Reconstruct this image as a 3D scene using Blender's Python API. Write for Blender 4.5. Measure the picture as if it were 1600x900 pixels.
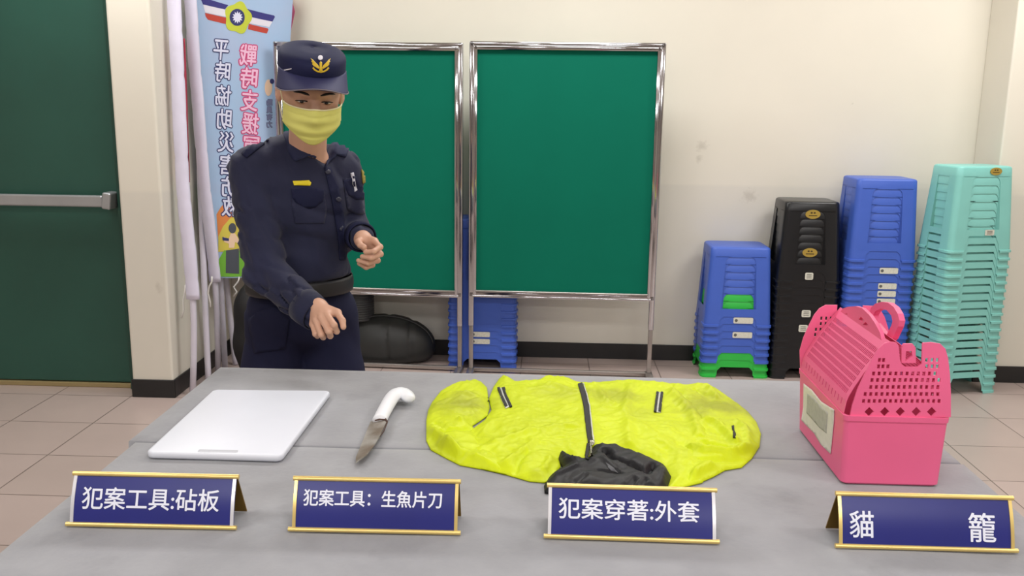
import bpy, bmesh, math, random
import numpy as np
from mathutils import Vector, Matrix, noise
from mathutils.bvhtree import BVHTree
from mathutils.geometry import delaunay_2d_cdt

S = bpy.context.scene
for _o in list(bpy.data.objects): bpy.data.objects.remove(_o)
C = S.collection
random.seed(7)

# ------------------------------------------------------------------ camera
FPX, PITCH, ROLL, YAW, CAMZ = 1415.8, .199788, -.0136379, .034873, 1.508
_cy, _sy, _cp, _sp = math.cos(YAW), math.sin(YAW), math.cos(PITCH), math.sin(PITCH)
FW = np.array([-_sy*_cp, _cy*_cp, -_sp]); _r0 = np.array([_cy, _sy, 0.]); _d0 = np.cross(FW, _r0)
RT = math.cos(ROLL)*_r0 + math.sin(ROLL)*_d0
DN = -math.sin(ROLL)*_r0 + math.cos(ROLL)*_d0
CAM = np.array([0, 0, CAMZ])
cam_d = bpy.data.cameras.new('camera'); cam_d.sensor_width = 36; cam_d.lens = 36*FPX/1600
cam_d.clip_start = .05
cam = bpy.data.objects.new('camera', cam_d); C.objects.link(cam)
cam.matrix_world = Matrix(((RT[0], -DN[0], -FW[0], 0), (RT[1], -DN[1], -FW[1], 0), (RT[2], -DN[2], -FW[2], CAMZ), (0, 0, 0, 1)))
S.camera = cam

# ------------------------------------------------------------------ light
S.view_settings.view_transform = 'Standard'; S.view_settings.look = 'None'
S.view_settings.gamma = 1; S.view_settings.use_curve_mapping = False
S.view_settings.exposure = 0.0
W = bpy.data.worlds.new('world'); S.world = W; W.use_nodes = True
W.node_tree.nodes['Background'].inputs[0].default_value = (.9, .95, 1, 1)
W.node_tree.nodes['Background'].inputs[1].default_value = .15
CEIL = 3.05
LAMPS = [(-2.0, 4.0, 37), (.2, 4.0, 36), (2.4, 4.0, 40), (-2.2, .6, 26), (.3, .6, 24), (2.6, .6, 32), (-1.6, -2.6, 85), (1.8, -2.6, 85)]
for i, (x, y, p) in enumerate(LAMPS):
    l = bpy.data.lights.new('ceiling_lamp', 'AREA'); l.shape = 'RECTANGLE'; l.size = 1.2; l.size_y = .6
    l.energy = p; l.color = (1, .985, .965)
    o = bpy.data.objects.new('ceiling_lamp', l); C.objects.link(o); o.location = (x, y, CEIL-.06)

# ------------------------------------------------------------------ pixel -> point helpers
def ray(x, y): return FW + RT*(x-800)/FPX + DN*(y-450)/FPX
def at(x, y, Y):
    d = ray(x, y); return CAM + d*(Y/d[1])
def atz(x, y, z):
    d = ray(x, y); return CAM + d*((z-CAMZ)/d[2])
def atx(x, y, X):
    d = ray(x, y); return CAM + d*(X/d[0])

# ------------------------------------------------------------------ materials
def lin(c):
    return tuple((v/255/12.92 if v/255 <= .04045 else ((v/255+.055)/1.055)**2.4) for v in c) + (1,)
MATS = {}
def mat(name, rgb, rough=.6, metal=0., noise_amt=0., noise_scale=8., bump=0., bump_scale=200., spec=.5, rgb2=None, sheen=0., coat=0., trans=0., stretch=None):
    if name in MATS: return MATS[name]
    m = bpy.data.materials.new(name); m.use_nodes = True; nt = m.node_tree; b = nt.nodes['Principled BSDF']
    b.inputs['Roughness'].default_value = rough; b.inputs['Metallic'].default_value = metal
    b.inputs['Specular IOR Level'].default_value = spec
    if sheen: b.inputs['Sheen Weight'].default_value = sheen
    if coat: b.inputs['Coat Weight'].default_value = coat
    c1 = lin(rgb); c2 = lin(rgb2) if rgb2 else tuple(min(1, v*(1-noise_amt)) for v in c1[:3]) + (1,)
    tc = nt.nodes.new('ShaderNodeTexCoord'); n = nt.nodes.new('ShaderNodeTexNoise')
    n.inputs['Scale'].default_value = noise_scale; n.inputs['Detail'].default_value = 4
    if stretch:
        mp = nt.nodes.new('ShaderNodeMapping'); mp.inputs['Scale'].default_value = stretch
        nt.links.new(tc.outputs['Object'], mp.inputs[0]); nt.links.new(mp.outputs[0], n.inputs['Vector'])
    else: nt.links.new(tc.outputs['Object'], n.inputs['Vector'])
    rmp = nt.nodes.new('ShaderNodeValToRGB'); rmp.color_ramp.elements[0].position = .35; rmp.color_ramp.elements[1].position = .68
    rmp.color_ramp.elements[0].color = c1; rmp.color_ramp.elements[1].color = c2
    nt.links.new(n.outputs['Fac'], rmp.inputs[0]); nt.links.new(rmp.outputs[0], b.inputs['Base Color'])
    if bump:
        n2 = nt.nodes.new('ShaderNodeTexNoise'); n2.inputs['Scale'].default_value = bump_scale
        nt.links.new(tc.outputs['Object'], n2.inputs['Vector'])
        bp = nt.nodes.new('ShaderNodeBump'); bp.inputs['Strength'].default_value = bump; bp.inputs['Distance'].default_value = .002
        nt.links.new(n2.outputs['Fac'], bp.inputs['Height']); nt.links.new(bp.outputs[0], b.inputs['Normal'])
    MATS[name] = m; return m

def wall_mat():
    m = mat('cream_wall_paint', (231, 226, 212), .55, noise_amt=.05, noise_scale=1.2)
    nt = m.node_tree; b = nt.nodes['Principled BSDF']; src = b.inputs['Base Color'].links[0].from_socket
    g = nt.nodes.new('ShaderNodeNewGeometry'); sp = nt.nodes.new('ShaderNodeSeparateXYZ'); nt.links.new(g.outputs['Position'], sp.inputs[0])
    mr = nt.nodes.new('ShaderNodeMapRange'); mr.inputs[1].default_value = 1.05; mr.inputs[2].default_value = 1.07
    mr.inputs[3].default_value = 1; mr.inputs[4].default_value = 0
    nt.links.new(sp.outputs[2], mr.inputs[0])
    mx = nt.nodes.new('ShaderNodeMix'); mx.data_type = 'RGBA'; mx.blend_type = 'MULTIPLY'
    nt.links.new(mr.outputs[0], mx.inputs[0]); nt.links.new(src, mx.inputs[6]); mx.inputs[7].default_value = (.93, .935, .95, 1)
    cur = mx.outputs[2]
    # scuffs where furniture has rubbed the paint
    for p, r in ((at(1097, 229, 5.345), .05), (at(1170, 306, 5.345), .06), (at(1092, 248, 5.345), .03), (at(1332, 162, 5.345), .012), (at(248, 450, 4.41), .03)):
        vd = nt.nodes.new('ShaderNodeVectorMath'); vd.operation = 'DISTANCE'; nt.links.new(g.outputs['Position'], vd.inputs[0]); vd.inputs[1].default_value = tuple(p)
        nn = nt.nodes.new('ShaderNodeTexNoise'); nn.inputs['Scale'].default_value = 40; nt.links.new(g.outputs['Position'], nn.inputs['Vector'])
        md = nt.nodes.new('ShaderNodeMath'); md.operation = 'MULTIPLY_ADD'; nt.links.new(nn.outputs[0], md.inputs[0]); md.inputs[1].default_value = r*1.6; nt.links.new(vd.outputs['Value'], md.inputs[2])
        q = nt.nodes.new('ShaderNodeMapRange'); q.inputs[1].default_value = r*.9; q.inputs[2].default_value = r*1.6; q.inputs[3].default_value = .28; q.inputs[4].default_value = 0
        nt.links.new(md.outputs[0], q.inputs[0])
        m2 = nt.nodes.new('ShaderNodeMix'); m2.data_type = 'RGBA'; nt.links.new(q.outputs[0], m2.inputs[0]); nt.links.new(cur, m2.inputs[6]); m2.inputs[7].default_value = lin((150, 140, 125)); cur = m2.outputs[2]
    nt.links.new(cur, b.inputs['Base Color']); return m

def floor_mat():
    m = bpy.data.materials.new('floor_tiles'); m.use_nodes = True; nt = m.node_tree; b = nt.nodes['Principled BSDF']
    g = nt.nodes.new('ShaderNodeNewGeometry'); mp = nt.nodes.new('ShaderNodeMapping'); nt.links.new(g.outputs['Position'], mp.inputs[0])
    mp.inputs['Location'].default_value = (-.28, -.01, 0)
    br = nt.nodes.new('ShaderNodeTexBrick'); br.offset = 0; br.squash = 1
    for k, v in (('Scale', 1), ('Mortar Size', .0028), ('Mortar Smooth', .1), ('Brick Width', .4), ('Row Height', .4), ('Bias', 0)): br.inputs[k].default_value = v
    br.inputs['Color1'].default_value = lin((184, 166, 160)); br.inputs['Color2'].default_value = lin((178, 161, 154)); br.inputs['Mortar'].default_value = lin((112, 98, 92))
    nt.links.new(mp.outputs[0], br.inputs['Vector'])
    n = nt.nodes.new('ShaderNodeTexNoise'); n.inputs['Scale'].default_value = 3; n.inputs['Detail'].default_value = 6; nt.links.new(g.outputs['Position'], n.inputs['Vector'])
    mr = nt.nodes.new('ShaderNodeMapRange'); mr.inputs[3].default_value = .9; mr.inputs[4].default_value = 1.06; nt.links.new(n.outputs[0], mr.inputs[0])
    mx = nt.nodes.new('ShaderNodeMix'); mx.data_type = 'RGBA'; mx.blend_type = 'MULTIPLY'; mx.inputs[0].default_value = 1
    nt.links.new(br.outputs[0], mx.inputs[6]); nt.links.new(mr.outputs[0], mx.inputs[7]); nt.links.new(mx.outputs[2], b.inputs['Base Color'])
    b.inputs['Roughness'].default_value = .28; return m

# ------------------------------------------------------------------ mesh helpers
def tag(o, label=None, cat=None, group=None, kind=None):
    for k, v in (('label', label), ('category', cat), ('group', group), ('kind', kind)):
        if v: o[k] = v
    return o
def empty(name, loc, label, cat, group=None, rz=0.):
    o = bpy.data.objects.new(name, None); o.empty_display_size = .1; C.objects.link(o); o.location = tuple(loc); o.rotation_euler = (0, 0, rz)
    return tag(o, label, cat, group)
WORLD = {}
def link(name, me, parent=None, local=False):
    o = bpy.data.objects.new(name, me); C.objects.link(o)
    if parent is not None:
        o.parent = parent
        if not local and parent.parent is None and parent.type == 'EMPTY': o.matrix_parent_inverse = parent.matrix_basis.inverted()
    return o
def mk(name, v, f, m, parent=None, smooth=True, local=False, midx=None, angle=None):
    me = bpy.data.meshes.new(name); me.from_pydata([tuple(map(float, p)) for p in v], [], [tuple(int(i) for i in q) for q in f])
    for mm in (m if isinstance(m, (list, tuple)) else [m]): me.materials.append(mm)
    if midx is not None: me.polygons.foreach_set('material_index', np.asarray(midx, np.int32))
    me.validate(clean_customdata=False)
    if smooth:
        me.polygons.foreach_set('use_smooth', [True]*len(me.polygons))
        if angle is not None: me.set_sharp_from_angle(angle=math.radians(angle))
    me.update(); return link(name, me, parent, local)
def join(*parts):
    V, F = [], []
    for v, f in parts:
        n = len(V); V += [tuple(p) for p in v]; F += [tuple(i+n for i in q) for q in f]
    return V, F
def box(x0, x1, y0, y1, z0, z1, bev=0., seg=2):
    bm = bmesh.new(); bmesh.ops.create_cube(bm, size=1)
    for v in bm.verts:
        v.co = ((x0+x1)/2+v.co.x*(x1-x0), (y0+y1)/2+v.co.y*(y1-y0), (z0+z1)/2+v.co.z*(z1-z0))
    if bev: bmesh.ops.bevel(bm, geom=bm.edges[:], offset=bev, segments=seg, affect='EDGES', profile=.5)
    bm.verts.index_update(); v = [tuple(x.co) for x in bm.verts]; f = [[q.index for q in p.verts] for p in bm.faces]; bm.free(); return v, f
def xf(vf, M):
    v, f = vf; return [tuple(M @ Vector(p)) for p in v], f
def tube(pts, r, n=10, cap=True, flat=None):
    pts = [Vector(p) for p in pts]; k = len(pts); rs = r if isinstance(r, (list, tuple)) else [r]*k
    V, F = [], []; nrm = None
    for i, p in enumerate(pts):
        t = (pts[min(i+1, k-1)]-pts[max(i-1, 0)]).normalized()
        if nrm is None: nrm = t.orthogonal().normalized()
        nrm = (nrm - t*nrm.dot(t)).normalized(); bn = t.cross(nrm)
        for j in range(n):
            a = 2*math.pi*j/n
            V.append(tuple(p + nrm*math.cos(a)*rs[i] + bn*math.sin(a)*rs[i]*(flat or 1)))
    for i in range(k-1):
        for j in range(n): F.append((i*n+j, i*n+(j+1) % n, (i+1)*n+(j+1) % n, (i+1)*n+j))
    if cap: F.append(tuple(range(n))[::-1]); F.append(tuple((k-1)*n+j for j in range(n)))
    return V, F
def grid(fn, nu, nv, th=0., closed_u=False):
    """fn(u,v)->point for u,v in 0..1; th thickness along the normal gives a closed shell"""
    P = np.array([[fn(i/(nu if closed_u else nu-1), j/(nv-1)) for j in range(nv)] for i in range(nu)], float)
    V = P.reshape(-1, 3); F = []; nn = nu if closed_u else nu-1
    for i in range(nn):
        for j in range(nv-1):
            a = i*nv+j; b = ((i+1) % nu)*nv+j; F.append((a, b, b+1, a+1))
    if not th: return V.tolist(), F
    return shell(V, F, th)
def vnormals(V, F):
    V = np.asarray(V, float); N = np.zeros_like(V)
    for q in F:
        q = list(q); n = np.cross(V[q[1]]-V[q[0]], V[q[2]]-V[q[0]])
        if len(q) == 4: n = n + np.cross(V[q[2]]-V[q[0]], V[q[3]]-V[q[0]])
        N[q] += n
    L = np.linalg.norm(N, axis=1, keepdims=True); L[L == 0] = 1; return N/L
def shell(V, F, th):
    V = np.asarray(V, float); N = vnormals(V, F); n = len(V); V2 = np.vstack([V, V - N*th])
    F2 = [tuple(q) for q in F] + [tuple(i+n for i in q[::-1]) for q in F]; e = {}
    for q in F:
        for a, b in zip(q, list(q[1:])+[q[0]]): e[(a, b)] = e.get((a, b), 0)+1
    for (a, b) in e:
        if (b, a) not in e: F2.append((b, a, a+n, b+n))
    return V2.tolist(), F2
def curve_mesh(outlines, th=0., text=None, offset=0., space=1.):
    cu = bpy.data.curves.new('tmp', 'FONT' if text else 'CURVE')
    if text: cu.body = text; cu.offset = offset; cu.resolution_u = 3; cu.space_character = space
    else:
        cu.dimensions = '2D'; cu.fill_mode = 'BOTH'
        for ol in outlines:
            s = cu.splines.new('POLY'); s.points.add(len(ol)-1); s.use_cyclic_u = True
            for p, q in zip(s.points, ol): p.co = (q[0], q[1], 0, 1)
    cu.extrude = th/2
    o = bpy.data.objects.new('tmp', cu); C.objects.link(o); me = bpy.data.meshes.new_from_object(o)
    v = [tuple(x.co) for x in me.vertices]; f = [tuple(p.vertices) for p in me.polygons]
    bpy.data.objects.remove(o); bpy.data.meshes.remove(me); bpy.data.curves.remove(cu); return v, f
def holed(outl, holes, th):
    """flat plate with holes, in its own xy plane, thickness th along z"""
    vs, es = [], []
    for ol in [outl]+holes:
        n0 = len(vs); vs += [Vector((p[0], p[1])) for p in ol]; es += [(n0+i, n0+(i+1) % len(ol)) for i in range(len(ol))]
    r = delaunay_2d_cdt(vs, es, [list(range(len(outl)))], 1, 1e-9); P = np.array([tuple(v) for v in r[0]])
    def inside(c, ol):
        k = False
        for i in range(len(ol)):
            (a, b), (e, d) = ol[i-1][:2], ol[i][:2]
            if (b > c[1]) != (d > c[1]) and c[0] < (e-a)*(c[1]-b)/(d-b)+a: k = not k
        return k
    F = []
    for t in r[2]:
        a, b, c = (P[i] for i in t[:3]); cr = (b[0]-a[0])*(c[1]-a[1])-(b[1]-a[1])*(c[0]-a[0]); ce = (a+b+c)/3
        if abs(cr) < 1e-12 or any(inside(ce, h) for h in holes): continue
        F.append(tuple(t) if cr > 0 else tuple(t)[::-1])
    return shell([(x, y, th/2) for x, y in P], F, th)
def fit(vf, x0, x1, y0, y1, mirror=False):
    v, f = vf; A = np.array(v); lo, hi = A.min(0), A.max(0)
    s = (A[:, :2]-lo[:2])/(hi[:2]-lo[:2])
    if mirror: s[:, 0] = 1-s[:, 0]
    A[:, 0] = x0+s[:, 0]*(x1-x0); A[:, 1] = y0+s[:, 1]*(y1-y0)
    return A.tolist(), f
def tri2d(poly, step, jitter=True):
    P = [Vector((p[0], p[1])) for p in poly]; n = len(P); A = np.array([[p.x, p.y] for p in P]); lo, hi = A.min(0), A.max(0)
    Q = []
    for i in range(n):
        a, b = P[i], P[(i+1) % n]; k = max(1, int((b-a).length/step))
        for j in range(k): Q.append(a.lerp(b, j/k))
    nb = len(Q); B = np.array([[q.x, q.y] for q in Q])
    xs, ys = np.arange(lo[0], hi[0], step), np.arange(lo[1], hi[1], step)
    G = np.array([(x + (step/2 if j % 2 else 0), y) for j, y in enumerate(ys) for x in xs]) if len(xs) and len(ys) else np.zeros((0, 2))
    if len(G):
        x, y = G[:, 0], G[:, 1]; ins = np.zeros(len(G), bool); px, py = B[:, 0], B[:, 1]; qx, qy = np.roll(px, -1), np.roll(py, -1)
        for a, b, c, d in zip(px, py, qx, qy):
            if b != d:
                cr = ((b > y) != (d > y)) & (x < (c-a)*(y-b)/(d-b)+a); ins ^= cr
        G = G[ins]
        if len(G):
            dmin = np.full(len(G), 1e9)
            for q in B: dmin = np.minimum(dmin, np.hypot(G[:, 0]-q[0], G[:, 1]-q[1]))
            G = G[dmin > step*.45]
    vs = Q + [Vector(g) for g in G]
    r = delaunay_2d_cdt(vs, [(i, (i+1) % nb) for i in range(nb)], [list(range(nb))], 1, 1e-7)
    return [tuple(v) for v in r[0]], [tuple(t) for t in r[2]], B
def bvh_of(vf): return BVHTree.FromPolygons([Vector(p) for p in vf[0]], [list(q) for q in vf[1]])
def decal(poly, bvh, th=.0015, step=4., lift=.0008):
    """thin patch of material that follows a surface: outline given in picture pixels, every vertex cast onto the surface"""
    v, f, B = tri2d(poly, step); out = []; ok = []
    for p in v:
        d = ray(p[0], p[1]); h = bvh.ray_cast(Vector(CAM), Vector(d))
        if h[0] is None: ok.append(False); out.append((0, 0, 0)); continue
        n = h[1] if h[1].dot(Vector(d)) < 0 else -h[1]
        ok.append(True); out.append(tuple(h[0] + n*(lift+th)))
    f = [q for q in f if all(ok[i] for i in q)]
    g = []
    for q in f:
        a, b, c = (np.array(out[i]) for i in q[:3])
        g.append(q if np.dot(np.cross(b-a, c-a), CAM-a) > 0 else q[::-1])
    used = sorted({i for q in g for i in q}); mp = {i: k for k, i in enumerate(used)}
    return shell([out[i] for i in used], [tuple(mp[i] for i in q) for q in g], th)
def circ(cx, cy, rx, ry=None, n=24, a0=0): return [(cx+rx*math.cos(2*math.pi*i/n+a0), cy+(ry or rx)*math.sin(2*math.pi*i/n+a0)) for i in range(n)]

# signed distance helpers for soft organic shapes
def s_cone(P, a, b, ra, rb):
    a = np.asarray(a, float); ba = np.asarray(b, float)-a; h = np.clip((P-a)@ba/(ba@ba), 0, 1)
    return np.linalg.norm(P-a-h[:, None]*ba, axis=1)-(ra+(rb-ra)*h)
def s_ell(P, c, A, r):
    q = (P-np.asarray(c))@np.asarray(A).T; r = np.asarray(r); k0 = np.linalg.norm(q/r, axis=1); k1 = np.linalg.norm(q/(r*r), axis=1)
    return k0*(k0-1)/np.maximum(k1, 1e-9)
def smin(a, b, k):
    h = np.clip(.5+.5*(b-a)/k, 0, 1); return b+(a-b)*h-k*h*(1-h)
def smax(a, b, k): return -smin(-a, -b, k)
def surf(fn, lo, hi, h):
    lo = np.asarray(lo, float); hi = np.asarray(hi, float); n = np.ceil((hi-lo)/h).astype(int)+1
    X = np.stack(np.meshgrid(*[lo[i]+h*np.arange(n[i]) for i in range(3)], indexing='ij'), -1)
    D = np.empty(n)
    for i in range(n[0]): D[i] = fn(X[i].reshape(-1, 3)).reshape(n[1], n[2])
    ins = D < 0; c = n-1; cnt = np.zeros(c); acc = np.zeros(tuple(c)+(3,))
    cor = [(i, j, k) for i in (0, 1) for j in (0, 1) for k in (0, 1)]
    sl = lambda A, o: A[o[0]:o[0]+c[0], o[1]:o[1]+c[1], o[2]:o[2]+c[2]]
    for a in cor:
        for ax in range(3):
            if a[ax]: continue
            b = list(a); b[ax] = 1; da, db = sl(D, a), sl(D, b); m = (da < 0) != (db < 0)
            t = np.where(m, da/np.where(m, da-db, 1), 0)
            p = np.zeros(tuple(c)+(3,)); p[...] = a; p[..., ax] += t
            acc += p*m[..., None]; cnt += m
    act = cnt > 0; idx = -np.ones(c, int); idx[act] = np.arange(act.sum()); I = np.argwhere(act)
    V = lo+h*(I+acc[act]/cnt[act][:, None]); F = []
    for ax in range(3):
        u, w = (ax+1) % 3, (ax+2) % 3
        A = np.take(ins, range(0, n[ax]-1), ax); B = np.take(ins, range(1, n[ax]), ax); E = np.argwhere(A != B)
        E = E[(E[:, u] > 0) & (E[:, w] > 0) & (E[:, u] < n[u]-1) & (E[:, w] < n[w]-1)]
        if not len(E): continue
        eu = np.zeros(3, int); eu[u] = 1; ew = np.zeros(3, int); ew[w] = 1
        q = np.stack([idx[tuple((E-eu-ew).T)], idx[tuple((E-ew).T)], idx[tuple(E.T)], idx[tuple((E-eu).T)]], 1)
        fl = ~A[tuple(E.T)]; q[fl] = q[fl][:, ::-1]; F.append(q)
    return V, np.vstack(F)

# ------------------------------------------------------------------ the room
YW = 5.345
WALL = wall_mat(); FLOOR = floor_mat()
BLACKBASE = mat('black_skirting', (30, 30, 32), .4, noise_amt=.2)
CEILM = mat('white_ceiling', (236, 234, 228), .9)
def struct(name, vf, m, parent=None, smooth=False):
    o = mk(name, *vf, m, parent, smooth); o['kind'] = 'structure'; return o
struct('floor', box(-6, 6, -6, 6, -.1, 0), FLOOR)
struct('ceiling', box(-6, 6, -6, 6, CEIL, CEIL+.1), CEILM)
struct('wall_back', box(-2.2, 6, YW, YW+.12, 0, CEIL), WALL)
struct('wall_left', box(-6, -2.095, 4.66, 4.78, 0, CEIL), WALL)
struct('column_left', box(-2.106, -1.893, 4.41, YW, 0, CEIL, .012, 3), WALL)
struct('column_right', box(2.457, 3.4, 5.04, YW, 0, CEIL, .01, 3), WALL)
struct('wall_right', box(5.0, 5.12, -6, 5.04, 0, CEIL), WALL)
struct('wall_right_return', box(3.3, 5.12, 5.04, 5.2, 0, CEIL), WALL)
struct('wall_far_left', box(-5.1, -5.0, -6, 4.7, 0, CEIL), WALL)
struct('wall_front', box(-6, 6, -5.1, -5.0, 0, CEIL), mat('brown_reflection_wall', (150, 138, 128), .5, noise_amt=.3, noise_scale=3))  # unseen wall; its brown finish is made up for the steel frames to reflect
bh = .095
struct('baseboard_back', box(-1.893, 2.457, YW-.012, YW, 0, bh, .002, 1), BLACKBASE)
struct('baseboard_left', join(box(-2.109, -1.884, 4.401, 4.412, 0, bh, .002, 1), box(-1.894, -1.884, 4.403, YW-.012, 0, bh, .002, 1)), BLACKBASE)
struct('baseboard_right', join(box(2.445, 3.4, 5.029, 5.041, 0, bh, .002, 1), box(2.446, 2.458, 5.03, YW-.012, 0, bh, .002, 1)), BLACKBASE)
# fire door
DG = mat('dark_green_door_paint', (38, 84, 72), .45, noise_amt=.12, noise_scale=3)
DG2 = mat('dark_green_door_frame', (31, 72, 61), .45, noise_amt=.1)
d1 = struct('door_1', box(-3.6, -2.175, 4.555, 4.60, .03, 2.6, .004, 2), DG)
struct('door_frame', join(box(-2.172, -2.108, 4.52, 4.66, 0, 2.7, .006, 2), box(-3.7, -2.1, 4.52, 4.66, 2.62, 2.7, .006, 2)), DG2, d1)
struct('door_threshold', box(-3.7, -2.18, 4.545, 4.62, .0, .026, .004, 2), mat('brass_threshold', (176, 160, 118), .35, .6), d1)
SIL = mat('satin_silver', (176, 178, 182), .35, .55, noise_amt=.08)
bz = 1.0
struct('push_bar', join(box(-3.3, -2.225, 4.475, 4.51, bz-.028, bz+.03, .008, 3), xf(box(-.022, .022, -.05, .045, -.042, .042, .008, 3), Matrix.Translation((-2.2, 4.51, bz+.005)) @ Matrix.Rotation(.12, 4, 'Y'))), SIL, d1)

# ------------------------------------------------------------------ display boards
CHROME = mat('polished_steel', (196, 196, 200), .09, 1.0, noise_amt=.05)
STEEL = mat('brushed_steel', (176, 170, 166), .3, .85, noise_amt=.08)
FELT = mat('green_felt', (6, 108, 86), .9, noise_amt=.05, noise_scale=3, spec=.15)
def lerp(a, b, t): return a+(b-a)*t
def board(name, pxl, pxr, Yl, Yr, label, py_top, py_bot, legs):
    zt = (at(pxl, py_top, Yl)[2]+at(pxr, py_top, Yr)[2])/2; zb = (at(pxl+10, py_bot[0], Yl)[2]+at(pxr, py_bot[1], Yr)[2])/2
    A = at(pxl, py_top, Yl); B = at(pxr, py_top, Yr); A = Vector((A[0], A[1], 0)); B = Vector((B[0], B[1], 0))
    L = (B-A).length; ang = math.atan2(B.y-A.y, B.x-A.x)
    r = empty(name, A, label, 'display board', None, ang)
    def P(nm, vf, m): return mk(nm, *vf, m, r, True, True, angle=35)
    fw = .052
    P('felt_panel', box(fw*.7, L-fw*.7, -.004, .012, zb+fw*.5, zt-fw*.7), FELT)
    def rail(n, z0, z1):
        P(n, join(box(.001, L-.001, -.02, .02, z0, z1, .006, 3), box(.02, L-.02, -.024, .01, z0-.0 if n == 'bottom_rail' else z0-.014, z0+.012, .004, 2)), CHROME)
    rail('top_rail', zt-.03, zt); rail('bottom_rail', zb-.012, zb+.02)
    for x in (0, L-.03):
        P('post', join(box(x, x+.03, -.02, .02, zb-.18, zt, .006, 3), box(x+(.026 if x == 0 else -.014), x+(.044 if x == 0 else .004), -.024, .01, zb, zt-.02, .004, 2)), CHROME)
        P('leg', box(x+.003, x+.027, -.014, .014, .03, zb-.17, .003, 2), STEEL)
    for x in (.015, L-.015):
        P('foot', join(box(x-.02, x+.02, -.16, .03, .001, .03, .006, 2)), STEEL)
    P('base_bar', box(.03, L-.03, -.012, .012, .008, .03, .004, 2), STEEL)
    P('pen_ledge', box(.04, L-.04, -.035, -.018, zb+.02, zb+.03, .002, 1), STEEL)
    return r
board('display_board', 428, 724, 5.06, 5.0, 'green felt display board in steel frame standing behind the officer', 66, (450, 463), 1)
board('display_board', 734, 1041, 4.99, 4.97, 'green felt display board in steel frame, the right one with bare floor before it', 66, (459, 468), 1)

# ------------------------------------------------------------------ table and cloths
TZ = .74
CLOTH = mat('grey_suede_cloth', (156, 157, 162), .95, noise_amt=.0, rgb2=(144, 145, 150), noise_scale=7, sheen=.25, bump=.5, bump_scale=60, spec=.15)
def cloth_extra():
    nt = CLOTH.node_tree; b = nt.nodes['Principled BSDF']; src = b.inputs['Base Color'].links[0].from_socket
    g = nt.nodes.new('ShaderNodeNewGeometry'); n = nt.nodes.new('ShaderNodeTexNoise'); n.inputs['Scale'].default_value = 5.5; n.inputs['Detail'].default_value = 5; n.inputs['Roughness'].default_value = .6
    nt.links.new(g.outputs['Position'], n.inputs['Vector'])
    q = nt.nodes.new('ShaderNodeMapRange'); q.inputs[1].default_value = .58; q.inputs[2].default_value = .74; q.inputs[3].default_value = 0; q.inputs[4].default_value = .45
    nt.links.new(n.outputs[0], q.inputs[0]); m2 = nt.nodes.new('ShaderNodeMix'); m2.data_type = 'RGBA'; nt.links.new(q.outputs[0], m2.inputs[0]); nt.links.new(src, m2.inputs[6]); m2.inputs[7].default_value = lin((116, 117, 121)); nt.links.new(m2.outputs[2], b.inputs['Base Color'])
cloth_extra()
TOPM = mat('laminate_table_top', (190, 186, 178), .5); LEGM = mat('grey_table_leg', (120, 120, 124), .4, .6)
def table(x0, x1, y0, y1, label, clabel):
    t = empty('folding_table', ((x0+x1)/2, (y0+y1)/2, 0), label, 'table', 'tables under the grey cloths')
    mk('table_top', *box(x0+.01, x1-.01, y0+.01, y1-.01, TZ-.035, TZ-.006, .004), TOPM, t, False)
    for x in (x0+.12, x1-.12):
        for y in (y0+.07, y1-.07): mk('leg', *tube([(x, y, 0), (x, y, TZ-.03)], .014, 12), LEGM, t)
    nx, ny = 75, 25
    def top(x, y): return TZ-.0015+.0016*noise.noise(Vector((x*5, y*5, 1)))
    V, F = [], []; drop = .24; rings = []
    r = .008; w, d = x1-x0, y1-y0
    # one sheet: inner part lies on the top, outer part hangs down the four sides
    us = [-drop, -drop*.5, -.03, -.006] + list(np.linspace(0, w, nx)) + [w+.006, w+.03, w+drop*.5, w+drop]
    vs = [-drop, -drop*.5, -.03, -.006] + list(np.linspace(0, d, ny)) + [d+.006, d+.03, d+drop*.5, d+drop]
    for u in us:
        for v in vs:
            ou = max(0, -u, u-w); ov = max(0, -v, v-d); o = max(ou, ov); cu, cv = min(max(u, 0), w), min(max(v, 0), d)
            sx = (-1 if u < 0 else 1) if ou else 0; sy = (-1 if v < 0 else 1) if ov else 0
            b = .004*min(1, o/.01)+.010*o*math.sin(18*(cu+cv))
            V.append((x0+cu+sx*b*(1 if ou >= ov or ov else 0), y0+cv+sy*b, top(x0+cu, y0+cv)-max(0, o-.004)))
    nvv = len(vs)
    for i in range(len(us)-1):
        for j in range(nvv-1): a = i*nvv+j; F.append((a, a+nvv, a+nvv+1, a+1))
    o = mk('tablecloth', *shell(V, F, .0015), CLOTH); tag(o, clabel, 'tablecloth', None)
table(-.943, .936, 1.942, 2.533, 'rear table hidden under the grey cloth nearest the officer', 'grey cloth on the rear table, nearest the officer')
table(-.925, .940, 1.33, 1.929, 'front table hidden under the grey cloth carrying the nameplates', 'grey cloth on the front table, under the four nameplates')
for o in C.objects:
    if o.get('group') == 'tables under the grey cloths': del o['group']
TT = TZ+.0005

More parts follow.
